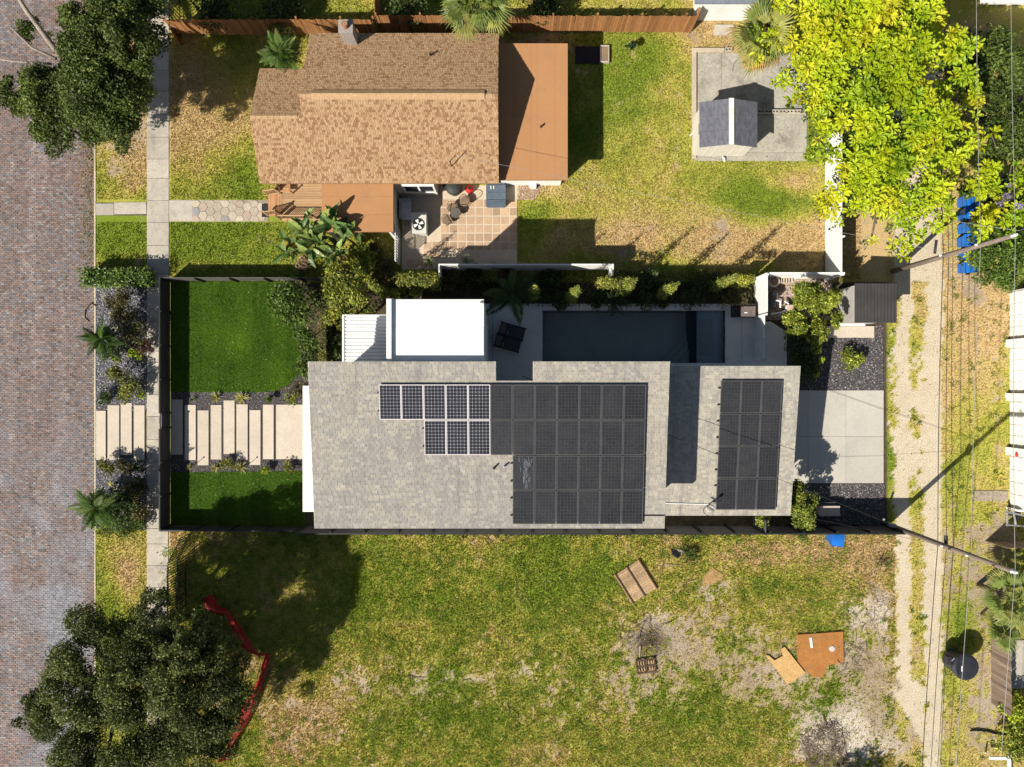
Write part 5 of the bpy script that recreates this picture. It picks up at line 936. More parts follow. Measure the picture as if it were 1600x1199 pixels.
hedge('curved clipped hedge top catching sun beside the white gate', 1153, 1186, 433, 440, 2.4, [(.26, .29, .03), (.33, .35, .04), (.38, .36, .06)], 1200, .055, 66)
CY = [(837, 445, 'first sunlit cypress tip from the white tower'), (905, 447, 'cypress standing left of the small clipped hedge'), (995, 436, 'leaning cypress tip right of the small clipped hedge'), (1063, 442, 'cypress midway along the pool'), (1158, 428, 'cypress nearest the white gate fence'), (574, 441, 'cypress beside the ornamental tree left of the tiled patio')]
for i, (px, py, lb) in enumerate(CY):
    h = 5.0; c = P(px, py, h); t = thing('cypress', 'narrow ' + lb, 'tree', (c.x, c.y, 0), 'cypresses in the bed north of the pool')
    MB().tube([(c.x, c.y, -.05), (c.x, c.y, 4.6)], .06, 6, .02).build('trunk', bark, t)
    cl = [(c.x + random.uniform(-.04, .04), c.y + random.uniform(-.04, .04), .4 + k * .3, .26 * (1 - (k / 15.5) ** 1.7) + .05) for k in range(15)]
    foliage('crown', cl, 1500, .05, [(.12, .16, .02), (.18, .22, .03), (.25, .28, .045), (.32, .33, .06)], leafm, t, seed=90 + i, up=.6, shell=.7)
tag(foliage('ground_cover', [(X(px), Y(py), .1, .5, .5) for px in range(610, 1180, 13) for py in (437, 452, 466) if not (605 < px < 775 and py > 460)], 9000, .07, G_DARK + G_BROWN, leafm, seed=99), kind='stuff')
tag(foliage('ground_cover', [(X(px), Y(py), .08, .5, .5) for px, py in ((455, 450), (500, 470), (520, 500), (560, 430), (590, 440), (570, 415), (1240, 480), (1250, 560), (1290, 480), (1235, 600), (1225, 790))], 2600, .07, G_DARK, leafm, seed=98), kind='stuff')
tag(foliage('ground_cover', [(X(px), Y(834 + 2 * math.sin(px)), .05, .22, .6) for px in range(640, 1180, 17)], 2600, .06, G_YEL + G_DARK, leafm, seed=97), kind='stuff')
# strappy striped agaves
def strap_mesh(seed, L=.5):
    r = random.Random(seed); V, F = [], []
    for i in range(34):
        a = i * 2.4; e = r.uniform(.15, 1.3); l = L * r.uniform(.7, 1.1); u = Vector((math.cos(a) * math.cos(e), math.sin(a) * math.cos(e), math.sin(e))); s = Vector((-math.sin(a), math.cos(a), 0)) * .022; b = len(V)
        m = u * l * .5; V += [u * .03 - s * .6, m - s, u * l - Vector((0, 0, .1 * l)), m + s, u * .03 + s * .6]; F += [(b, b + 1, b + 2, b + 3, b + 4)]
    return V, F
agm = leafmat('agave_leaf', (.44, .40, .13), (.30, .30, .08), .12, .2); agg = leafmat('agave_green', (.20, .24, .10), (.14, .18, .07), .2, .2)
for i, (px, py, sc, m, lb) in enumerate(((335, 621, .95, agm, 'pale striped agave above the third and fourth front slabs'), (375, 622, 1.15, agm, 'largest pale striped agave above the front slabs'), (299, 624, .6, agg, 'small green agave by the shaded front slab'), (416, 623, .6, agg, 'small agave above the eighth front slab'), (334, 732, .85, agm, 'pale striped agave on the lower lawn edge below the fourth slab'), (374, 731, 1.05, agm, 'pale striped agave on the lower lawn edge below the sixth slab'), (293, 731, .55, agm, 'little yellow agave in the fence shadow below the front walk'), (673, 412, .95, agg, 'spiky yucca at the end of the white garden wall'), (730, 412, .95, agg, 'spiky yucca growing through the white garden wall'), (772, 419, .8, agg, 'shaded yucca behind the white garden wall'), (1020, 432, .6, agg, 'shaded yucca tuft at the edge of the back lawn'))):
    c = P(px, py, .3 if py < 600 or py > 640 else .3); t = thing('agave', lb, 'plant', (c.x, c.y, 0), 'strap leaved plants'); me = leafmesh(strap_mesh(i), m); me.name = 'leaf_rosette'; put('leaf_rosette', me, None, t, (c.x, c.y, .05 if py > 500 else .9), None, (sc,) * 3)
    MB().lathe((c.x, c.y, -.05), [(.06, 0), (.04, .95 if py < 500 else .12)], 6).build('stem', bark, t)
# ================================================================ SMALLER THINGS
bluep = M('blue_plastic', (.015, .16, .58), (.012, .12, .46), scale=2, fvar=.08, rand=.08, rough=.4, bump=.05, spec=.4); rubber = M('rubber', (.02, .02, .02))
blackp = M('black_plastic', (.022, .024, .032), (.035, .037, .045), scale=2, fvar=.1, rough=.45, bump=.05)
def bin_proto(label, loc, rz=0.0, group=None):
    """wheeled bin; the lid opens towards -x"""
    t = thing('wheeled_bin', label, 'bin', loc, group); o = Vector(loc)
    def bb(b, n, m): return put(n, local(b, n, m), None, None)
    b = MB(); lo_, hi_ = (.26, .24), (.36, .30)
    b.add([(-lo_[0], -lo_[1], .06), (lo_[0], -lo_[1], .06), (lo_[0], lo_[1], .06), (-lo_[0], lo_[1], .06), (-hi_[0], -hi_[1], .95), (hi_[0], -hi_[1], .95), (hi_[0], hi_[1], .95), (-hi_[0], hi_[1], .95)], [(3, 2, 1, 0), (4, 5, 6, 7), (0, 1, 5, 4), (1, 2, 6, 5), (2, 3, 7, 6), (3, 0, 4, 7)])
    b.box(-.39, .38, -.33, .33, .90, .955); parts = [('body', b, bluep)]
    l = MB(); n = 7
    for i in range(n):
        x0, x1 = -.41 + .80 * i / n, -.41 + .80 * (i + 1) / n; f = lambda x: .96 + .09 * (1 - (x / .42) ** 2); l.prism([(x0, -.335), (x1, -.335), (x1, .335), (x0, .335)], .957, lambda x, y: f(x) - (.03 if abs(y) > .3 else 0))
    parts.append(('lid', l, bluep)); parts.append(('handle', MB().tube([(.40, -.22, .93), (.46, -.2, .97), (.46, .2, .97), (.40, .22, .93)], .02), bluep))
    for s in (-1, 1): parts.append(('wheel', MB().tube([(.28, s * .27, .12), (.28, s * .33, .12)], .12, 12), rubber))
    for n_, b, m in parts: p = bb(b, n_, m); p.parent = t; p.location = (0, 0, 0)
    t.rotation_euler = (0, 0, rz); return t
BL = ['lowest blue bin in the row beside the gravel track', 'second blue bin from the bottom of the row by the track', 'third blue bin from the bottom just above the pole', 'third blue bin from the top of the row by the track', 'second blue bin from the top partly under yellow leaves', 'topmost blue bin in the row in the pole shadow']
proto = bin_proto(BL[0], (X(1502), Y(421), 0), .05, 'blue bins in a row')
for k in range(1, 6): copy_tree(proto, (X(1502 + random.uniform(-2, 2)), Y(421 - k * 20.4), 0), random.uniform(-.10, .12), BL[k], 1.0)
copy_tree(proto, (X(1297), Y(837), 0), 1.45, 'single blue bin on the vacant lot against the charcoal fence').pop('group', None)
t = thing('alley_container', 'large round black refuse container with white label beside the gravel track', 'container', (X(1487), Y(1029), 0)); cx, cy = X(1487), Y(1029)
MB().lathe((cx, cy, 0), [(.56, .02), (.58, .1), (.66, 1.1), (.68, 1.18)], 28).build('body', blackp, t, smooth=False)
ld_ = MB().lathe((cx, cy, 1.2), [(.70, 0), (.71, .05), (.60, .10), (.02, .13)], 32).build('lid', blackp, t)
for k in range(5): MB().box(cx - .45 + k * .22, cx - .42 + k * .22, cy - .42, cy + .42, 1.30, 1.335).build('lid_rib', blackp, t)
box('label', white, t, cx - .30, cx - .22, cy - .2, cy + .10, 1.336, 1.342); MB().box(cx - .86, cx - .6, cy + .05, cy + .45, .6, 1.0).build('lift_arm', blackp, t); MB().tube([(cx - .62, cy + .3, 1.1), (cx - .75, cy + .32, 1.2), (cx - .62, cy + .5, 1.25)], .03).build('hinge', steel, t)
# garden furniture and machines of the brown house
ac = thing('air_conditioner', 'pale air conditioning unit with a round fan grille on the patio', 'air conditioner', (X(656), Y(352), 0)); acm = M('ac_casing', (.58, .57, .52), (.5, .49, .45), fvar=.06)
h = .85; x0, x1, y0, y1 = X(642, h), X(666, h), Y(365, h), Y(332, h); box('casing', acm, ac, x0, x1, y0, y1, .03, h); c = ((x0 + x1) / 2, (y0 + y1) / 2 - .08)
MB().lathe((c[0], c[1], h + .002), [(.34, 0), (.34, .012), (.3, .014), (.3, .004)], 24).build('fan_ring', blackm, ac)
for k in range(4):
    a = k * 1.571 + .4; u = Vector((math.cos(a), math.sin(a), 0)); s = Vector((-u.y, u.x, 0)); o = Vector((c[0], c[1], h + .03)); MB().add([o + u * .05 - s * .03, o + u * .27 - s * .09, o + u * .27 + s * .09, o + u * .05 + s * .03], [(0, 1, 2, 3)]).build('fan_blade', whitemetal, ac)
MB().tube([(x1, y1 - .1, .5), (x1 + .15, y1 - .12, .45), (x1 + .2, y1 - .12, .05)], .03).build('pipe', steel, ac)
t = thing('utility_cabinet', 'blue grey cabinet in the shade between porch wall and air conditioner', 'cabinet', (X(633), Y(330), 0)); box('body', M('cabinet_grey', (.40, .42, .44)), t, X(627), X(643), Y(345), Y(316), 0, .8); box('door_panel', M('cabinet_lid', (.46, .48, .5)), t, X(628, .8), X(642, .8), Y(344, .8), Y(316.5, .8), .803, .83)
t = thing('deck_box', 'dark blue grey storage box with three lid boards on the patio', 'storage box', (X(776), Y(310), 0)); bxm = M('slate_blue_wood', (.10, .13, .17), (.085, .11, .145), rand=.1, rough=.6)
box('body', bxm, t, X(761.5), X(789), Y(325), Y(290), 0, .58)
for k in range(3): box('lid_board', bxm, t, X(759.5, .6), X(790, .6), Y(323.5 - k * 11.6, .6), Y(323.5 - (k + 1) * 11.6 + .7, .6), .583, .63)
for d in (-2.2, 2.2): MB().tube([(X(769.5 + d, .6), Y(296, .6), .64), (X(769.5 + d, .6), Y(291, .6), .66)], .028).build('handle', whitemetal, t)
t = thing('kettle_grill', 'black covered grill under the eave of the brown house', 'grill', (X(711), Y(299), 0)); MB().lathe((X(711), Y(299), 0), [(.3, .05), (.34, .5), (.46, .8), (.4, .98), (.2, 1.08), (.03, 1.1)], 18).build('cover', M('grill_cover', (.03, .035, .03), (.05, .055, .05), rough=.6, bump=.4, bscale=6), t); box('side_shelf', blackp, t, X(694), X(706), Y(304), Y(292), .75, .8)
t = thing('red_cooker', 'small round red cooker beside the black grill', 'cooker', (X(734), Y(298), 0)); MB().lathe((X(734), Y(298), 0), [(.2, .02), (.24, .25), (.22, .4), (.1, .5)], 16).build('body', M('red_enamel', (.55, .03, .03), (.45, .02, .02), rough=.3, bump=0), t); MB().lathe((X(734), Y(298), .5), [(.09, 0), (.07, .06)], 10).build('lid_knob', blackp, t)
wick = M('brown_wicker', (.23, .165, .11), (.17, .12, .08), fine=60, fvar=.3, bump=.4, bscale=90)
def chair(px, py, rz, label):
    c = P(px, py); t = thing('wire_chair', label, 'chair', c, 'round backed chairs on the tiled patio'); q = lambda r, a, z: (c.x + math.cos(a + rz) * r, c.y + math.sin(a + rz) * r, z)
    MB().lathe((c.x, c.y, .42), [(.26, 0), (.28, .02), (.25, .04)], 18).build('seat', wick, t); b = MB().tube([q(.29, -2.2 + 4.4 * k / 14, .46 + .36 * math.sin(math.pi * k / 14)) for k in range(15)], .018, 5); b.build('back_frame', wick, t)
    for k in range(7): a = -1.5 + 3.0 * k / 6; MB().tube([q(.27, a, .45), q(.29, a, .46 + .36 * math.sin(math.pi * (a + 2.2) / 4.4))], .008, 4).build('back_rod', wick, t)
    for a in (.8, 2.3, 3.9, 5.4): MB().tube([q(.2, a, .42), q(.27, a, 0)], .014, 5).build('leg', wick, t)
chair(727, 318, -.2, 'round backed wire chair nearest the dark storage box'); chair(708, 328, 2.2, 'round backed wire chair left of the small dark table'); chair(700, 347, 3.6, 'round backed wire chair nearest the air conditioner')
t = thing('side_table', 'small dark table between the wire chairs on the patio', 'table', (X(713), Y(338), 0)); MB().lathe((X(713), Y(336), .5), [(.3, 0), (.31, .02), (.3, .03)], 8).build('table_top', M('dark_stone_top', (.12, .11, .09), (.09, .08, .07)), t)
for k in range(3): a = k * 2.1; MB().tube([(X(713) + .22 * math.cos(a), Y(336) + .22 * math.sin(a), 0), (X(713) + .12 * math.cos(a), Y(336) + .12 * math.sin(a), .5)], .018, 5).build('leg', blackm, t)
# wooden deck with steps and rails
deckw = M('deck_wood', (.46, .30, .17), (.38, .24, .13), scale=3, fine=10, fvar=.18, rand=.18, bump=.25, stretch=(.8, 6, 6)); stepw = M('step_wood', (.42, .24, .12), (.35, .19, .09), scale=3, fine=10, fvar=.18, rand=.18, bump=.25, stretch=(6, .8, 6))
dk = thing('wooden_deck', 'sunny wooden deck with plank steps and slatted rails at the porch', 'deck', (X(470), Y(318), 0)); z = .42; y = Y(346, z)
while y < 11.3: box('plank', deckw, dk, X(441, z), X(512, z), y, y + .128, z - .04, z + random.uniform(-.003, .003)); y += .14
box('joist_frame', stepw, dk, X(442, z), X(511, z), Y(345, z), 11.2, -.05, z - .045)
for k in range(3):
    for j in range(2): px = 419.5 + (k * 2 + j) * 3.55; zz = .12 + k * .13; box('step_board', stepw, dk, X(px, zz), X(px + 3.2, zz), Y(338, zz), Y(303, zz), zz - .04, zz)
    box('step_riser', stepw, dk, X(419.8 + k * 7.1), X(441), Y(337.5), Y(303.5), -.05 + k * .01, .075 + k * .13)
def rail(pts, hh, nb):
    (xa, ya, za), (xb, yb, zb) = pts; b = MB()
    MB().tube([(xa, ya, za + hh), (xb, yb, zb + hh)], .032, 4).build('hand_rail', deckw, dk); MB().tube([(xa, ya, za + .1), (xb, yb, zb + .1)], .03, 4).build('bottom_rail', deckw, dk)
    for k in range(nb + 1): t_ = k / nb; x, y, z_ = xa + (xb - xa) * t_, ya + (yb - ya) * t_, za + (zb - za) * t_; put('baluster', unit_box(deckw), None, dk, (x, y, z_), None, (.03, .03, hh) if 0 < k < nb else (.09, .09, hh + .06))
rail(((X(420), Y(305), .03), (X(441), Y(305), .42)), .85, 8); rail(((X(420), Y(337), .03), (X(441), Y(337), .42)), .85, 8); rail(((X(443), Y(345), .42), (X(498), Y(345), .42)), .85, 16); rail(((X(441), Y(305), .42), (X(443), Y(297), .42)), .85, 3); rail(((X(441), Y(337), .42), (X(443), Y(345), .42)), .85, 3)
ch_ = thing('wooden_armchair', 'wooden slatted armchair at the top left of the deck', 'chair', (X(452), Y(297), .42)); x, y = X(452), Y(299)
for k in range(4): box('seat_slat', stepw, ch_, x - .28, x + .28, y - .26 + k * .13, y - .15 + k * .13, .78, .80)
for k in range(5): box('back_slat', stepw, ch_, x - .28 + k * .115, x - .19 + k * .115, y + .27, y + .30, .80, 1.35)
for s in (-1, 1): box('arm', stepw, ch_, x + s * .33 - .04, x + s * .33 + .04, y - .28, y + .3, 1.0, 1.03); box('leg', stepw, ch_, x + s * .33 - .03, x + s * .33 + .03, y - .26, y - .2, .42, 1.0); box('leg', stepw, ch_, x + s * .33 - .03, x + s * .33 + .03, y + .2, y + .26, .42, 1.0)
# loungers, grill and machines of the white house
lm = M('charcoal_mesh', (.055, .058, .07), (.045, .048, .058), fine=60, fvar=.15, rough=.7, bump=.2); lbr = M('grey_brown_cushion', (.15, .125, .115), (.12, .10, .095), bump=.3); lfr = M('navy_frame', (.02, .022, .03), rough=.4)
for k, lb in enumerate(('dark sun lounger nearer the planted bed on the pool terrace', 'dark sun lounger nearer the house notch on the pool terrace')):
    t = thing('sun_lounger', lb, 'sun lounger', (0, 0, 0), 'pair of dark loungers'); WMAT[t.name] = Matrix()
    box('bed', lm, t, -.30, .70, -.30, .30, .30, .36); box('headrest', lbr, t, -.66, -.36, -.27, .27, .52, .60); MB().prism([(-.72, -.30), (-.31, -.30), (-.31, .30), (-.72, .30)], lambda x, y: .34 - (x + .31) * .4, lambda x, y: .37 - (x + .31) * .4).build('backrest', lm, t)
    for s in (-1, 1): MB().tube([(-.75, s * .335, .56), (-.3, s * .335, .40), (.74, s * .335, .34)], .035, 6).build('side_rail', lfr, t)
    for s in (-1, 1):
        for xx in (-.55, .6): box('leg', lfr, t, xx - .025, xx + .025, s * .30 - .02, s * .30 + .02, 0, .33)
    box('hinge_bar', lfr, t, -.34, -.30, -.33, .33, .40, .45); box('towel_roll', M('pale_trim_fabric', (.35, .37, .40)), t, -.27, -.22, -.25, -.02 , .365, .40)
    t.location = (X(797 + (3.3 if k == 0 else -3.3)), Y(528 - (9.3 if k == 0 else -9.3)), .07); t.rotation_euler = (0, 0, -.27)
t = thing('grill_cabinet', 'dark brown grill cabinet against the white gate at the pool end', 'grill', (X(1160), Y(488), .07)); gm = M('dark_brown_metal', (.035, .022, .018), (.05, .035, .03), rough=.5); h = .95
box('body', gm, t, X(1141), X(1176), Y(496.5), Y(479.5), .07, .75); box('hood', M('grey_brown_hood', (.16, .13, .12), (.13, .105, .10), rough=.4), t, X(1158, h), X(1180.5, h), Y(495, h), Y(479, h), .753, h); box('name_plate', whitemetal, t, X(1163, h), X(1168, h), Y(489.6, h), Y(488.2, h), h + .002, h + .01)
eqm = M('equipment_grey', (.14, .15, .16), (.2, .2, .2)); tan = M('tan_casing', (.52, .42, .32), (.45, .37, .29), fvar=.08)
t = thing('pool_filter', 'round tan pool filter tank in the corner of the equipment yard', 'filter', (X(1202), Y(443), 0)); MB().lathe((X(1202), Y(443), 0), [(.3, 0), (.32, .7), (.30, .78), (.24, .78), (.22, .70)], 20).build('tank', tan, t); MB().lathe((X(1202), Y(443), .70), [(.21, 0), (.18, .05)], 16).build('lid', M('brown_lid', (.2, .13, .09)), t)
t = thing('pool_heater', 'beige box heater with dark louvres behind the equipment yard', 'heater', (X(1223), Y(440), 0)); box('casing', tan, t, X(1214), X(1232), Y(445), Y(434), 0, .6)
for k in range(4): box('louvre', blackm, t, X(1215.5 + k * 4), X(1217 + k * 4), Y(442, .6), Y(435, .6), .602, .62)
t = thing('pool_pump', 'grey pool pump with white pipes among the equipment', 'pump', (X(1215), Y(475), 0)); MB().tube([(X(1205), Y(482), .25), (X(1205), Y(468), .25)], .16, 12).build('motor', eqm, t)
for k, pts in enumerate(([(1207, 470), (1216, 472), (1216, 482)], [(1222, 472), (1228, 476), (1224, 484)], [(1200, 492), (1216, 490), (1222, 487)], [(1210, 460), (1210, 470)])): MB().tube([(X(a), Y(b), .32 + .05 * k) for a, b in pts], .045, 6).build('pipe', whitemetal, t)
box('valve_box', eqm, t, X(1200), X(1206), Y(465), Y(459), 0, .7)
tag(box('tan_box', tan, None, X(1225), X(1235), Y(489), Y(478), 0, .45), 'small tan box on the ground between the equipment and shrubs', 'box')
t = thing('utility_bench', 'beige rectangular cabinet lying in the shade by the lower gravel bed', 'cabinet', (X(1289), Y(792), 0)); bge = M('beige_casing', (.50, .42, .35), (.44, .37, .31), fvar=.06); box('top', bge, t, X(1280, .6), X(1312.5, .6), Y(806.5, .6), Y(791, .6), .55, .6); box('body', bge, t, X(1281, .55), X(1311, .55), Y(805, .55), Y(792, .55), 0, .545)
t = thing('utility_bench', 'grey rectangular cabinet behind the beige cabinet', 'cabinet', (X(1280), Y(783), 0)); box('top', greyb, t, X(1277, .4), X(1306, .4), Y(790, .4), Y(785, .4), .36, .4); box('body', greyb, t, X(1278, .3), X(1305, .3), Y(789.5, .3), Y(785.5, .3), 0, .357)
mast = thing('service_mast', 'electric service mast with looped cables on the garage roof edge', 'mast', P(1109, 795, 4.2)); x, y, z = mast.location; MB().tube([(x, y, ZG(y) - .1), (x, y, ZG(y) + 1.0)], .035).build('pipe', steel, mast); b = MB().tube([(x + .26 * math.cos(a * .5) - .1, y + .2 * math.sin(a * .5) - .1, ZG(y) + .35 + .07 * a) for a in range(11)], .016, 5); b.build('cable_loop', blackm, mast)
MB().tube([(x + .15 + .2 * math.cos(a * .6), y - .1 + .14 * math.sin(a * .6), ZG(y) + .06 + .012 * a) for a in range(9)], .014, 5).build('cable_loop', white, mast); MB().lathe((x, y, ZG(y) + 1.0), [(.07, 0), (.09, .08), (.04, .16)], 8).build('weather_head', steel, mast)
for px, lb in ((311, 'leftmost small path light below the front slabs'), (394, 'middle small path light below the front slabs'), (441, 'rightmost small path light by the wide front slab')):
    t = thing('path_light', lb, 'light', P(px, 722)); c = P(px, 722); MB().tube([c - Vector((0, 0, .05)), c + Vector((0, 0, .42))], .014, 5).build('stake', blackm, t); MB().lathe((c.x, c.y, .40), [(.035, 0), (.05, .02), (.02, .06)], 8).build('lamp_cap', blackm, t)
tag(MB().tube([(X(151), Y(478), .05), (X(142), Y(474), .0), (X(133), Y(484), -.03), (X(132), Y(496), -.03), (X(139), Y(503), -.03)], .05, 6, .02).build('dead_frond', M('dead_frond_brown', (.14, .06, .035), (.10, .045, .03), scale=6)), 'curled brown dead palm frond lying on the bricks at the kerb', 'frond')
tag(MB().tube([(X(1529), Y(80), .3), (X(1529), Y(80), .31)], .02).build('white_tag', white), 'small white tag among the leaves at the top right', 'tag') if False else None
# raised bed frame and other bits in the back lawn
t = thing('raised_bed', 'small timber framed soil box at the edge of the house shadow', 'planter', (X(944), Y(90), 0)); fm = M('pale_timber', (.48, .43, .36), (.40, .36, .30), scale=3)
for a_, b_, c_, d_ in ((937, 951, 73.5, 75), (937, 951, 98, 99.5), (937, 938.2, 75.1, 97.9), (949.8, 951, 75.1, 97.9)): box('side_board', fm, t, X(a_), X(b_), Y(d_), Y(c_), 0, .22)
box('soil', M('bed_earth', (.26, .18, .12), (.2, .14, .09), fine=30, fvar=.3, bump=.8), t, X(938.3), X(949.7), Y(97.8), Y(75.2), 0, .17)
tag(box('black_mat', M('black_tarp', (.025, .025, .03), bump=.5, bscale=5), None, X(899), X(936), Y(100), Y(74), 0, .1), 'black tarp covered bed in the house shadow next to the soil box', 'tarp')
for lb, pts, m, r in (('curved white hose end at the edge of the concrete pad below the shed', [(1131, 254, .15), (1130, 250, .2), (1127, 247, .2)], whitemetal, .05), ('short white pipe leaning on the pad kerb left of the shed', [(1086, 203, .2), (1083, 208, .15), (1077, 214, .08)], whitemetal, .035), ('bent grey pipe lying on the cracked concrete pad', [(1160, 88, .08), (1149, 96, .08), (1144, 104, .08), (1143, 112, .08)], M('grey_pipe_old', (.32, .31, .28)), .035)):
    tag(MB().tube([(X(a), Y(b), z) for a, b, z in pts], r, 6).build('pipe', m), lb, 'pipe')

# ---- vacant lot debris
osb = M('pale_particle_board', (.56, .36, .15), (.46, .28, .11), scale=5, fine=22, fvar=.3, bump=.3); rust = M('rusty_board', (.40, .175, .045), (.31, .135, .04), scale=1.6, fine=14, fvar=.2, bump=.2, stain=(.24, .13, .06)); pallw = M('pallet_wood', (.42, .29, .17), (.33, .22, .13), scale=4, fine=12, fvar=.25, rand=.2, stretch=(1, 1, 1)); dkw = M('dark_batten', (.10, .06, .035), (.07, .045, .03))
t = thing('plank_section', 'weathered plank panel with three battens lying on the grass', 'panel', (X(994), Y(907), 0)); WMAT[t.name] = Matrix()
for k in range(14): box('plank', pallw, t, -.76, .76, -.93 + k * .133, -.93 + k * .133 + .125, .06, .085)
for x in (-.79, -.02, .77): box('batten', dkw, t, x - .03, x + .03, -1.0, .98, .03, .14); box('batten_face', pallw, t, x - .085, x - .035, -1.02, .96, .03, .12)
t.location = (X(993.5), Y(907.5), 0); t.rotation_euler = (0, 0, .56)
t = thing('wooden_pallet', 'small wooden pallet with gaps beside the burnt patch', 'pallet', (X(1008), Y(1040), 0)); WMAT[t.name] = Matrix()
for x in (-.5, 0, .5): box('bearer', dkw, t, x - .04, x + .04, -.38, .38, 0, .1)
for y in (-.36, 0, .36): box('cross_board', dkw, t, -.56, .56, y - .045, y + .045, .103, .13)
for i in range(7):
    for s in (-1, 1): box('slat', pallw, t, -.44 + i * .145, -.44 + i * .145 + random.uniform(.05, .09), s * .19 - .14, s * .19 + random.uniform(.04, .12), .06, .085)
t.location = (X(1009), Y(1039.5), .02); t.rotation_euler = (0, 0, .14)
def sheet(name, label, poly, h, m, cat='board', tilt=.0): return tag(MB().prism(gpoly(poly), lambda x, y: h - .025 + tilt * (x - X(poly[0][0])), lambda x, y: h + tilt * (x - X(poly[0][0]))).build(name, m), label, cat)
sheet('plywood_sheet', 'large rusty orange board with a round hole lying near the track', [(1244, 991), (1316, 986), (1317, 1034), (1291, 1039), (1285, 1056), (1270, 1057), (1258, 1048), (1245, 1032)], .12, rust)
t = tag(MB().box(X(1264), X(1267.5), Y(1011), Y(995), .135, .16).build('wood_strip', white), 'short white strip lying on the large rusty board', 'strip'); t.rotation_euler = (0, 0, .12)
tag(MB().lathe((X(1298.5), Y(1012.5), .125), [(.17, 0), (.16, .03), (.03, .04)], 10).build('pale_disc', M('pale_disc', (.6, .55, .5))), 'pale round disc on the large rusty board', 'disc')
sheet('broken_board', 'pale broken particle board with splintered end beside the rusty board', [(1195, 1023), (1201, 1024), (1209, 1031), (1222, 1024), (1219, 1013), (1225, 1010), (1257, 1050), (1232, 1067), (1228, 1067), (1212, 1045)], .10, osb, tilt=.015)
sheet('plywood_scrap', 'tan plywood scrap in the dirt near the charcoal fence', [(1112, 886), (1130, 898), (1128, 905), (1117, 912), (1100, 912), (1100, 900)], .05, M('tan_scrap', (.42, .26, .11), (.35, .22, .1), scale=4))
tag(MB().prism(gpoly([(1048, 858), (1064, 861), (1063, 868), (1058, 872), (1050, 867)]), 0, lambda x, y: .12 + .03 * math.sin(x * 9)).build('black_bag', M('black_plastic_bag', (.015, .015, .017), rough=.35, bump=.8, bscale=9)), 'black plastic bag in the grass below the fence', 'bag'); tag(MB().prism(gpoly([(1057, 858), (1069, 859), (1070, 863), (1064, 867)]), 0, .1).build('concrete_lump', conc), 'pale lump of concrete beside the black bag', 'rubble')
stick = M('grey_stick', (.20, .155, .12), (.12, .09, .07), scale=5); pst = M('pale_stick', (.50, .42, .28), (.42, .34, .22))
for lb, pts, m, r in (('short pale stick in the grass left of the tan scrap', [(1074, 910), (1090, 905)], pst, .035), ('thin pale stick in the grass above the short pale stick', [(1040, 882), (1066, 884)], pst, .022), ('curved dark branch below the middle of the vacant lot', [(636, 1056), (650, 1059), (666, 1058)], stick, .03), ('small dark twig in the lower middle of the vacant lot', [(792, 1099), (796, 1114)], stick, .03), ('bent dark twig near the upper end of the vacant lot', [(760, 840), (770, 852), (776, 866)], stick, .02), ('pale upright post lying in the burnt patch', [(1000, 1009), (999, 1027)], pst, .03), ('long branch left of the rusty board', [(1230, 1040), (1202, 1052)], stick, .02), ('pale straight stick at the upper middle of the vacant lot', [(746, 872), (760, 878)], pst, .02)):
    tag(MB().tube([(X(a), Y(b), .07) for a, b in pts], r, 6, r * .5).build('stick', m), lb, 'stick')
def brush(name, label, px, py, R, n, seed, ht, m, L=(.4, 1.3), r=.012):
    q = random.Random(seed); b = MB(); c = P(px, py)
    for _ in range(n):
        a = q.uniform(0, 6.28); d = R * math.sqrt(q.random()); an = q.uniform(0, 6.28); l = q.uniform(*L); z = q.uniform(.02, ht) * max(.15, 1 - d / R); p = Vector((c.x + math.cos(a) * d, c.y + math.sin(a) * d, z)); u = Vector((math.cos(an), math.sin(an), q.uniform(-.15, .3)))
        b.tube([p - u * l / 2 + Vector((0, 0, .1)), p + Vector((q.uniform(-.08, .08), q.uniform(-.08, .08), .08)), p + u * l / 2], r * q.uniform(.7, 1.8), 4, r * .5, cap=False)
    V = [(x, y, max(z, .015)) for x, y, z in b.v]; b.v = V; return tag(b.build(name, m), label, 'brush', kind='stuff')
brush('brush_pile', 'big tangle of brown dry branches over white sand near the track', 1290, 1166, 1.4, 230, 3, .4, stick); brush('brush_pile', 'sparse dark twigs around the burnt patch', 1010, 985, 1.0, 17, 4, .12, M('charred_stick', (.045, .035, .03)), (.4, 1.4), .016)
brush('brush_pile', 'loose twigs on the white sand beside the upper track', 1350, 950, 1.4, 46, 5, .08, stick, (.3, 1.2), .011); brush('brush_pile', 'dark twigs scattered right of the rusty board', 1330, 1020, 1.2, 46, 6, .08, stick, (.3, 1.2), .012); brush('brush_pile', 'few thin twigs left of the burnt patch', 985, 995, .6, 26, 7, .08, stick, (.3, .8), .01); brush('brush_pile', 'dark twigs by the utility pole foot', 1378, 878, .5, 14, 8, .3, M('dark_twig', (.05, .04, .035)), (.4, 1.0), .016)
brush('brush_pile', 'dry sticks under the tree edge near the red netting', 345, 985, 1.1, 26, 9, .1, stick, (.4, 1.2), .012)
netm = M('red_mesh', (.46, .035, .03), (.33, .022, .022), scale=5, fine=30, fvar=.3, rough=.5, bump=.6, bscale=10, leaf=.25)
npts = [(325, 930, 7), (331, 942, 9), (342, 951, 6), (356, 954, 6), (364, 966, 6.5), (374, 984, 6.5), (386, 1003, 6), (398, 1015, 4), (410, 1021, 3), (421, 1020, 4), (417, 1036, 5), (413, 1050, 3), (408, 1066, 5), (401, 1086, 7.5), (390, 1106, 9), (380, 1128, 7), (370, 1146, 5.5), (362, 1166, 5), (360, 1178, 5), (346, 1183, 3)]
b = MB(); vs, fs = [], []
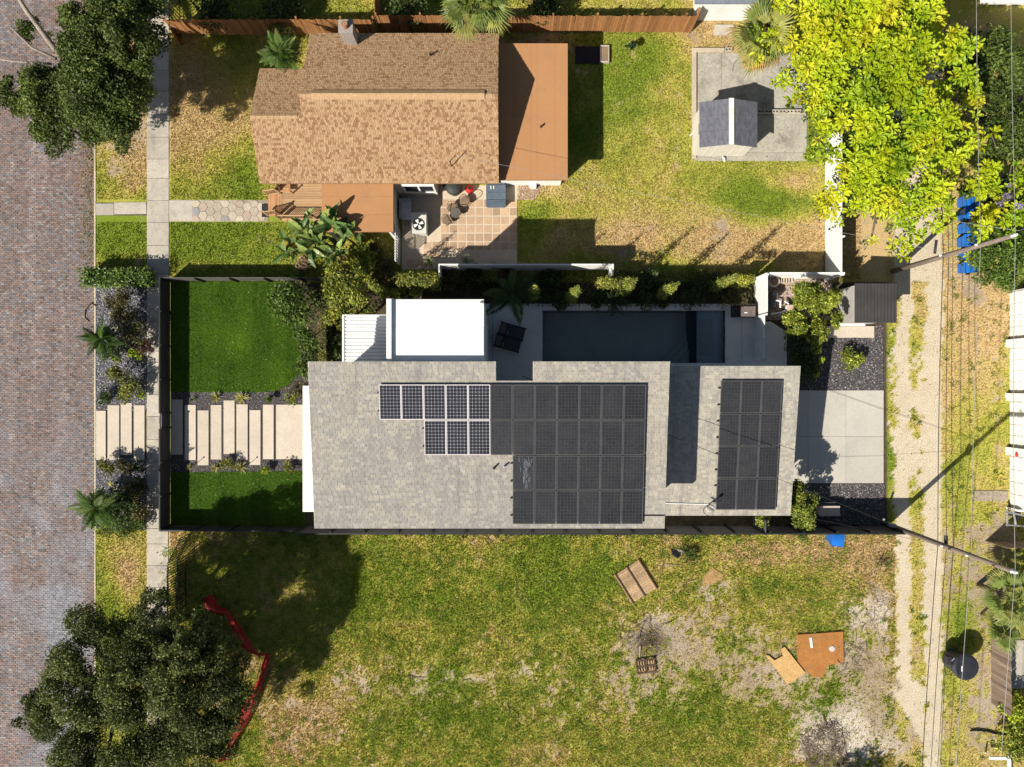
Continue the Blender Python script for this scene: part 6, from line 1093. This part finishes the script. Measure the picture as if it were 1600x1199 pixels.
for i, (px, py, w) in enumerate(npts):
    p0, p1 = npts[max(i - 1, 0)], npts[min(i + 1, len(npts) - 1)]; d = Vector((p1[0] - p0[0], p1[1] - p0[1])).normalized(); nn = Vector((-d.y, d.x))
    for k in range(6): o = (k / 5 - .5) * 2 * w; q = random.Random(i * 9 + k); hz = .3 if k in (1, 2, 3) else .08; vs.append((X(px + nn.x * o + q.uniform(-.6, .6)), Y(py + nn.y * o + q.uniform(-.6, .6)), hz + q.uniform(0, .28)))
for i in range(len(npts) - 1):
    for k in range(5): fs.append((i * 6 + k, i * 6 + k + 1, i * 6 + k + 7, i * 6 + k + 6))
tag(b.add(vs, fs).build('safety_netting', netm), 'crumpled red plastic netting trailing across the shaded grass', 'netting')
tag(MB().tube([(X(a), Y(c), z) for a, c, z in ((1515, 1141, .06), (1525, 1140, .1), (1540, 1141.5, .08), (1556, 1146, .07), (1592, 1149, .06))], .05, 7).build('black_hose', rubber), 'black curved hose on the bare ground at the lower right', 'hose')
t = thing('corner_pipes', 'white pipe corner frame at the bottom right of the picture', 'pipe frame', (X(1566), Y(1180), 0)); MB().box(X(1564), X(1568.5), Y(1230), Y(1162), .5, .6).build('long_pipe', whitemetal, t); MB().box(X(1536), X(1563.5), Y(1179), Y(1174.5), .5, .6).build('cross_pipe', whitemetal, t)
for px, py in ((1566, 1170), (1540, 1177)): MB().tube([P(px, py, -.05), P(px, py, .5)], .04).build('foot', whitemetal, t)
tag(box('tyre_strip', M('tread_rubber', (.035, .03, .035), (.05, .045, .045)), None, X(1459), X(1463), Y(397), Y(376), .02, .05, -.12), 'dark strip of rubber lying on the gravel track by the pole', 'strip')
tag(box('timber_slab', M('grey_timber', (.34, .29, .23), (.27, .23, .18), scale=4, fvar=.25), None, X(1522), X(1573), Y(783), Y(767), -.02, .05), 'weathered grey timber slab on the ground beside the garages', 'slab')
tag(MB().tube([(X(1559), Y(745), .05), (X(1562), Y(741), .08), (X(1567), Y(744), .07), (X(1563), Y(749), .06), (X(1570), Y(751), .05)], .035, 6).build('yellow_cord', M('yellow_rope', (.55, .42, .10))), 'yellow looped cord lying on the dry grass by the garages', 'cord')
t = thing('dark_trailer', 'metal frame of a parked trailer just below the last garage', 'trailer', (X(1590), Y(812), 0))
for pts in (((1572, 800), (1630, 812)), ((1572, 820), (1630, 826)), ((1583, 797), (1588, 822)), ((1574, 797), (1574, 822))): MB().tube([P(*pts[0], .6), P(*pts[1], .6)], .05, 6).build('frame_bar', steel, t)
MB().lathe(P(1587, 806, .3), [(.2, 0), (.26, .1), (.2, .2)], 14).build('wheel', rubber, t)
hd = thing('play_frame', 'shaded grey slab with posts at the right edge behind the weathered fence', 'slab', (X(1590), Y(1010), 0)); box('top', conc, hd, X(1575), X(1640), Y(1075), Y(1000), .0, .08)
t = thing('pole_bracket', 'grey meter post with fittings beside the foot of the lower utility pole', 'post', (X(1379), Y(818), 0)); MB().tube([P(1381, 812, 0) , P(1381, 812, 1.6)], .06, 8).build('post', steel, t); box('meter_box', M('meter_grey', (.35, .36, .37)), t, X(1374), X(1380), Y(817), Y(812), .9, 1.4)

# ---- utility poles and lines
polem = M('pole_wood', (.23, .185, .15), (.16, .125, .10), scale=2, fvar=.25, rough=.9, bump=.4, stretch=(4, 4, .4))
def pole(label, gx_, gy_, h, fits):
    c = P(gx_, gy_); t = thing('utility_pole', label, 'pole', c); MB().tube([c - Vector((0, 0, .3)), c + Vector((0, 0, h * .5)), c + Vector((0, 0, h))], .145, 12, .095).build('shaft', polem, t, smooth=True)
    MB().lathe((c.x, c.y, h), [(.12, 0), (.10, .05), (.05, .09)], 10).build('cap', steel, t); MB().lathe((c.x, c.y, h + .09), [(.05, 0), (.08, .08), (.05, .2)], 8).build('insulator', white, t)
    for k, z in enumerate(fits): MB().tube([(c.x - .22, c.y + .02, z), (c.x + .22, c.y + .02, z)], .03, 6).build('bolt', steel, t); MB().lathe((c.x - .22, c.y + .02, z - .06), [(.03, 0), (.06, .06), (.03, .14)], 8).build('insulator', M('brown_insulator', (.12, .07, .05)) if k % 2 else white, t)
    return c
A = pole('utility pole at the top right leaning over the blue bins', 1395, 424, 9.55, (4.8, 5.3, 7.5)); B = pole('utility pole with a thick shadow at the lower corner of the gravel bed', 1385, 819, 10.05, (5.5, 6.1, 7.4, 9.2))
wireb = M('black_cable', (.03, .03, .03)); wireg = M('grey_wire', (.34, .33, .31), metal=.3, rough=.5)
def wire(label, pts, m, r, sag=.0, cat='cable'):
    b = MB()
    for a_, c_ in zip(pts, pts[1:]):
        a_, c_ = Vector(a_), Vector(c_); b.tube([a_.lerp(c_, k / 12) - Vector((0, 0, sag * 4 * (k / 12) * (1 - k / 12))) for k in range(13)], r, 5)
    return tag(b.build('overhead_wire', m), label, cat, 'overhead lines along the alley')
far_ = lambda p, dx, dy, z: Vector((p.x + dx, p.y + dy, z))
for lb, za, zb, m, r, ox in (('topmost pale conductor joining the tips of the two poles', 9.75, 10.25, wireg, .012, 0), ('pale wire strung well below the pole tips', 7.5, 7.4, wireg, .013, .0), ('lowest thick black cable along the gravel track', 4.85, 5.0, wireb, .019, -.1), ('second black cable just above the lowest one', 5.05, 5.45, wireb, .015, .05), ('third black cable running beside the splice sleeve', 5.3, 5.9, wireb, .014, .1)):
    wire(lb, [(A.x - .2 + ox, A.y + 18, za), (A.x + ox, A.y, za), (B.x + ox, B.y, zb), (B.x - 1.1 + ox, B.y - 18, zb - .1)], m, r, .12)
d_ = ZS(Y(250, 3.8)); wire('thin service wire from the brown roof aerial across the back lawn', [(X(718, 4.2), Y(244, 4.2), 4.2), (A.x, A.y + .05, 5.3)], wireg, .008, .25); wire('service cable from the lower pole to the garage roof mast', [(x, y, ZG(y) + 1.05), (B.x, B.y, 6.1)], wireb, .012, .25)
wire('second thin cable from the lower pole towards the garage roof', [(14.2, -6.7, 3.4), (B.x, B.y, 5.5)], wireb, .008, .15)
wire('slack cross wire between the lime tree and the upper pole', [(X(1435, 4), Y(340, 4), 4.4), (A.x + 3.2, A.y + 1.1, 5.5), (A.x + 6, A.y + 2.2, 6)], wireg, .010, .1)
c = P(1478, 846, 5.2); t = thing('splice_sleeve', 'dark green splice sleeve hanging on the cable near the lower pole', 'splice', c); MB().tube([c + Vector((0, -.28, 0)), c + Vector((0, -.22, 0)), c + Vector((0, .22, 0)), c + Vector((0, .28, 0))], .085, 10).build('sleeve', M('dark_green_plastic', (.02, .035, .03), (.03, .05, .04), rough=.4), t); MB().tube([c + Vector((.0, -.3, .05)), c + Vector((0, .34, .05))], .02, 5).build('clamp', steel, t)

# ---------------------------------------------------------------- what the pieces of ground are
INFO = {'grass_verge': ('patchy grass verge between brick street and sidewalk', 'grass'), 'front_lawn': ('half dry front lawn of the brown house', 'lawn'), 'back_lawn': ('yellow green back lawn with dry brown patches', 'lawn'), 'vacant_lot': ('weedy vacant lot with bare sandy patches', 'ground'), 'gravel_track': ('pale two track gravel alley', 'track'), 'alley_verge': ('dry grass strip beside the gravel alley', 'grass'), 'house_lot': ('dark planted soil around the white house', 'soil'), 'street': ('street of worn red and grey bricks', 'street'), 'sidewalk': ('concrete sidewalk of square slabs', 'sidewalk'), 'swimming_pool': ('dark slate rectangular pool with a spa end', 'pool'), 'pool_water': ('still dark pool water in the shade', 'water'), 'artificial_lawn': ('vivid green artificial lawn with a curved edge', 'lawn'), 'front_walk': ('pale rectangular stepping slabs set in dark gravel', 'path'), 'driveway': ('pale concrete driveway behind the garage', 'driveway'), 'patio': ('tiled patio behind the brown house', 'patio'), 'garden_path': ('path of hexagonal pavers to the wooden deck', 'path'), 'shed_pad': ('stained old concrete pad under the plastic shed', 'pad'), 'pool_deck': ('shaded grey concrete pool terrace', 'terrace')}
for o in SC.objects:
    if o.parent is None and o.get('kind') in ('structure', 'stuff'):
        i = INFO.get(o.name)
        if i: o['label'], o['category'] = i
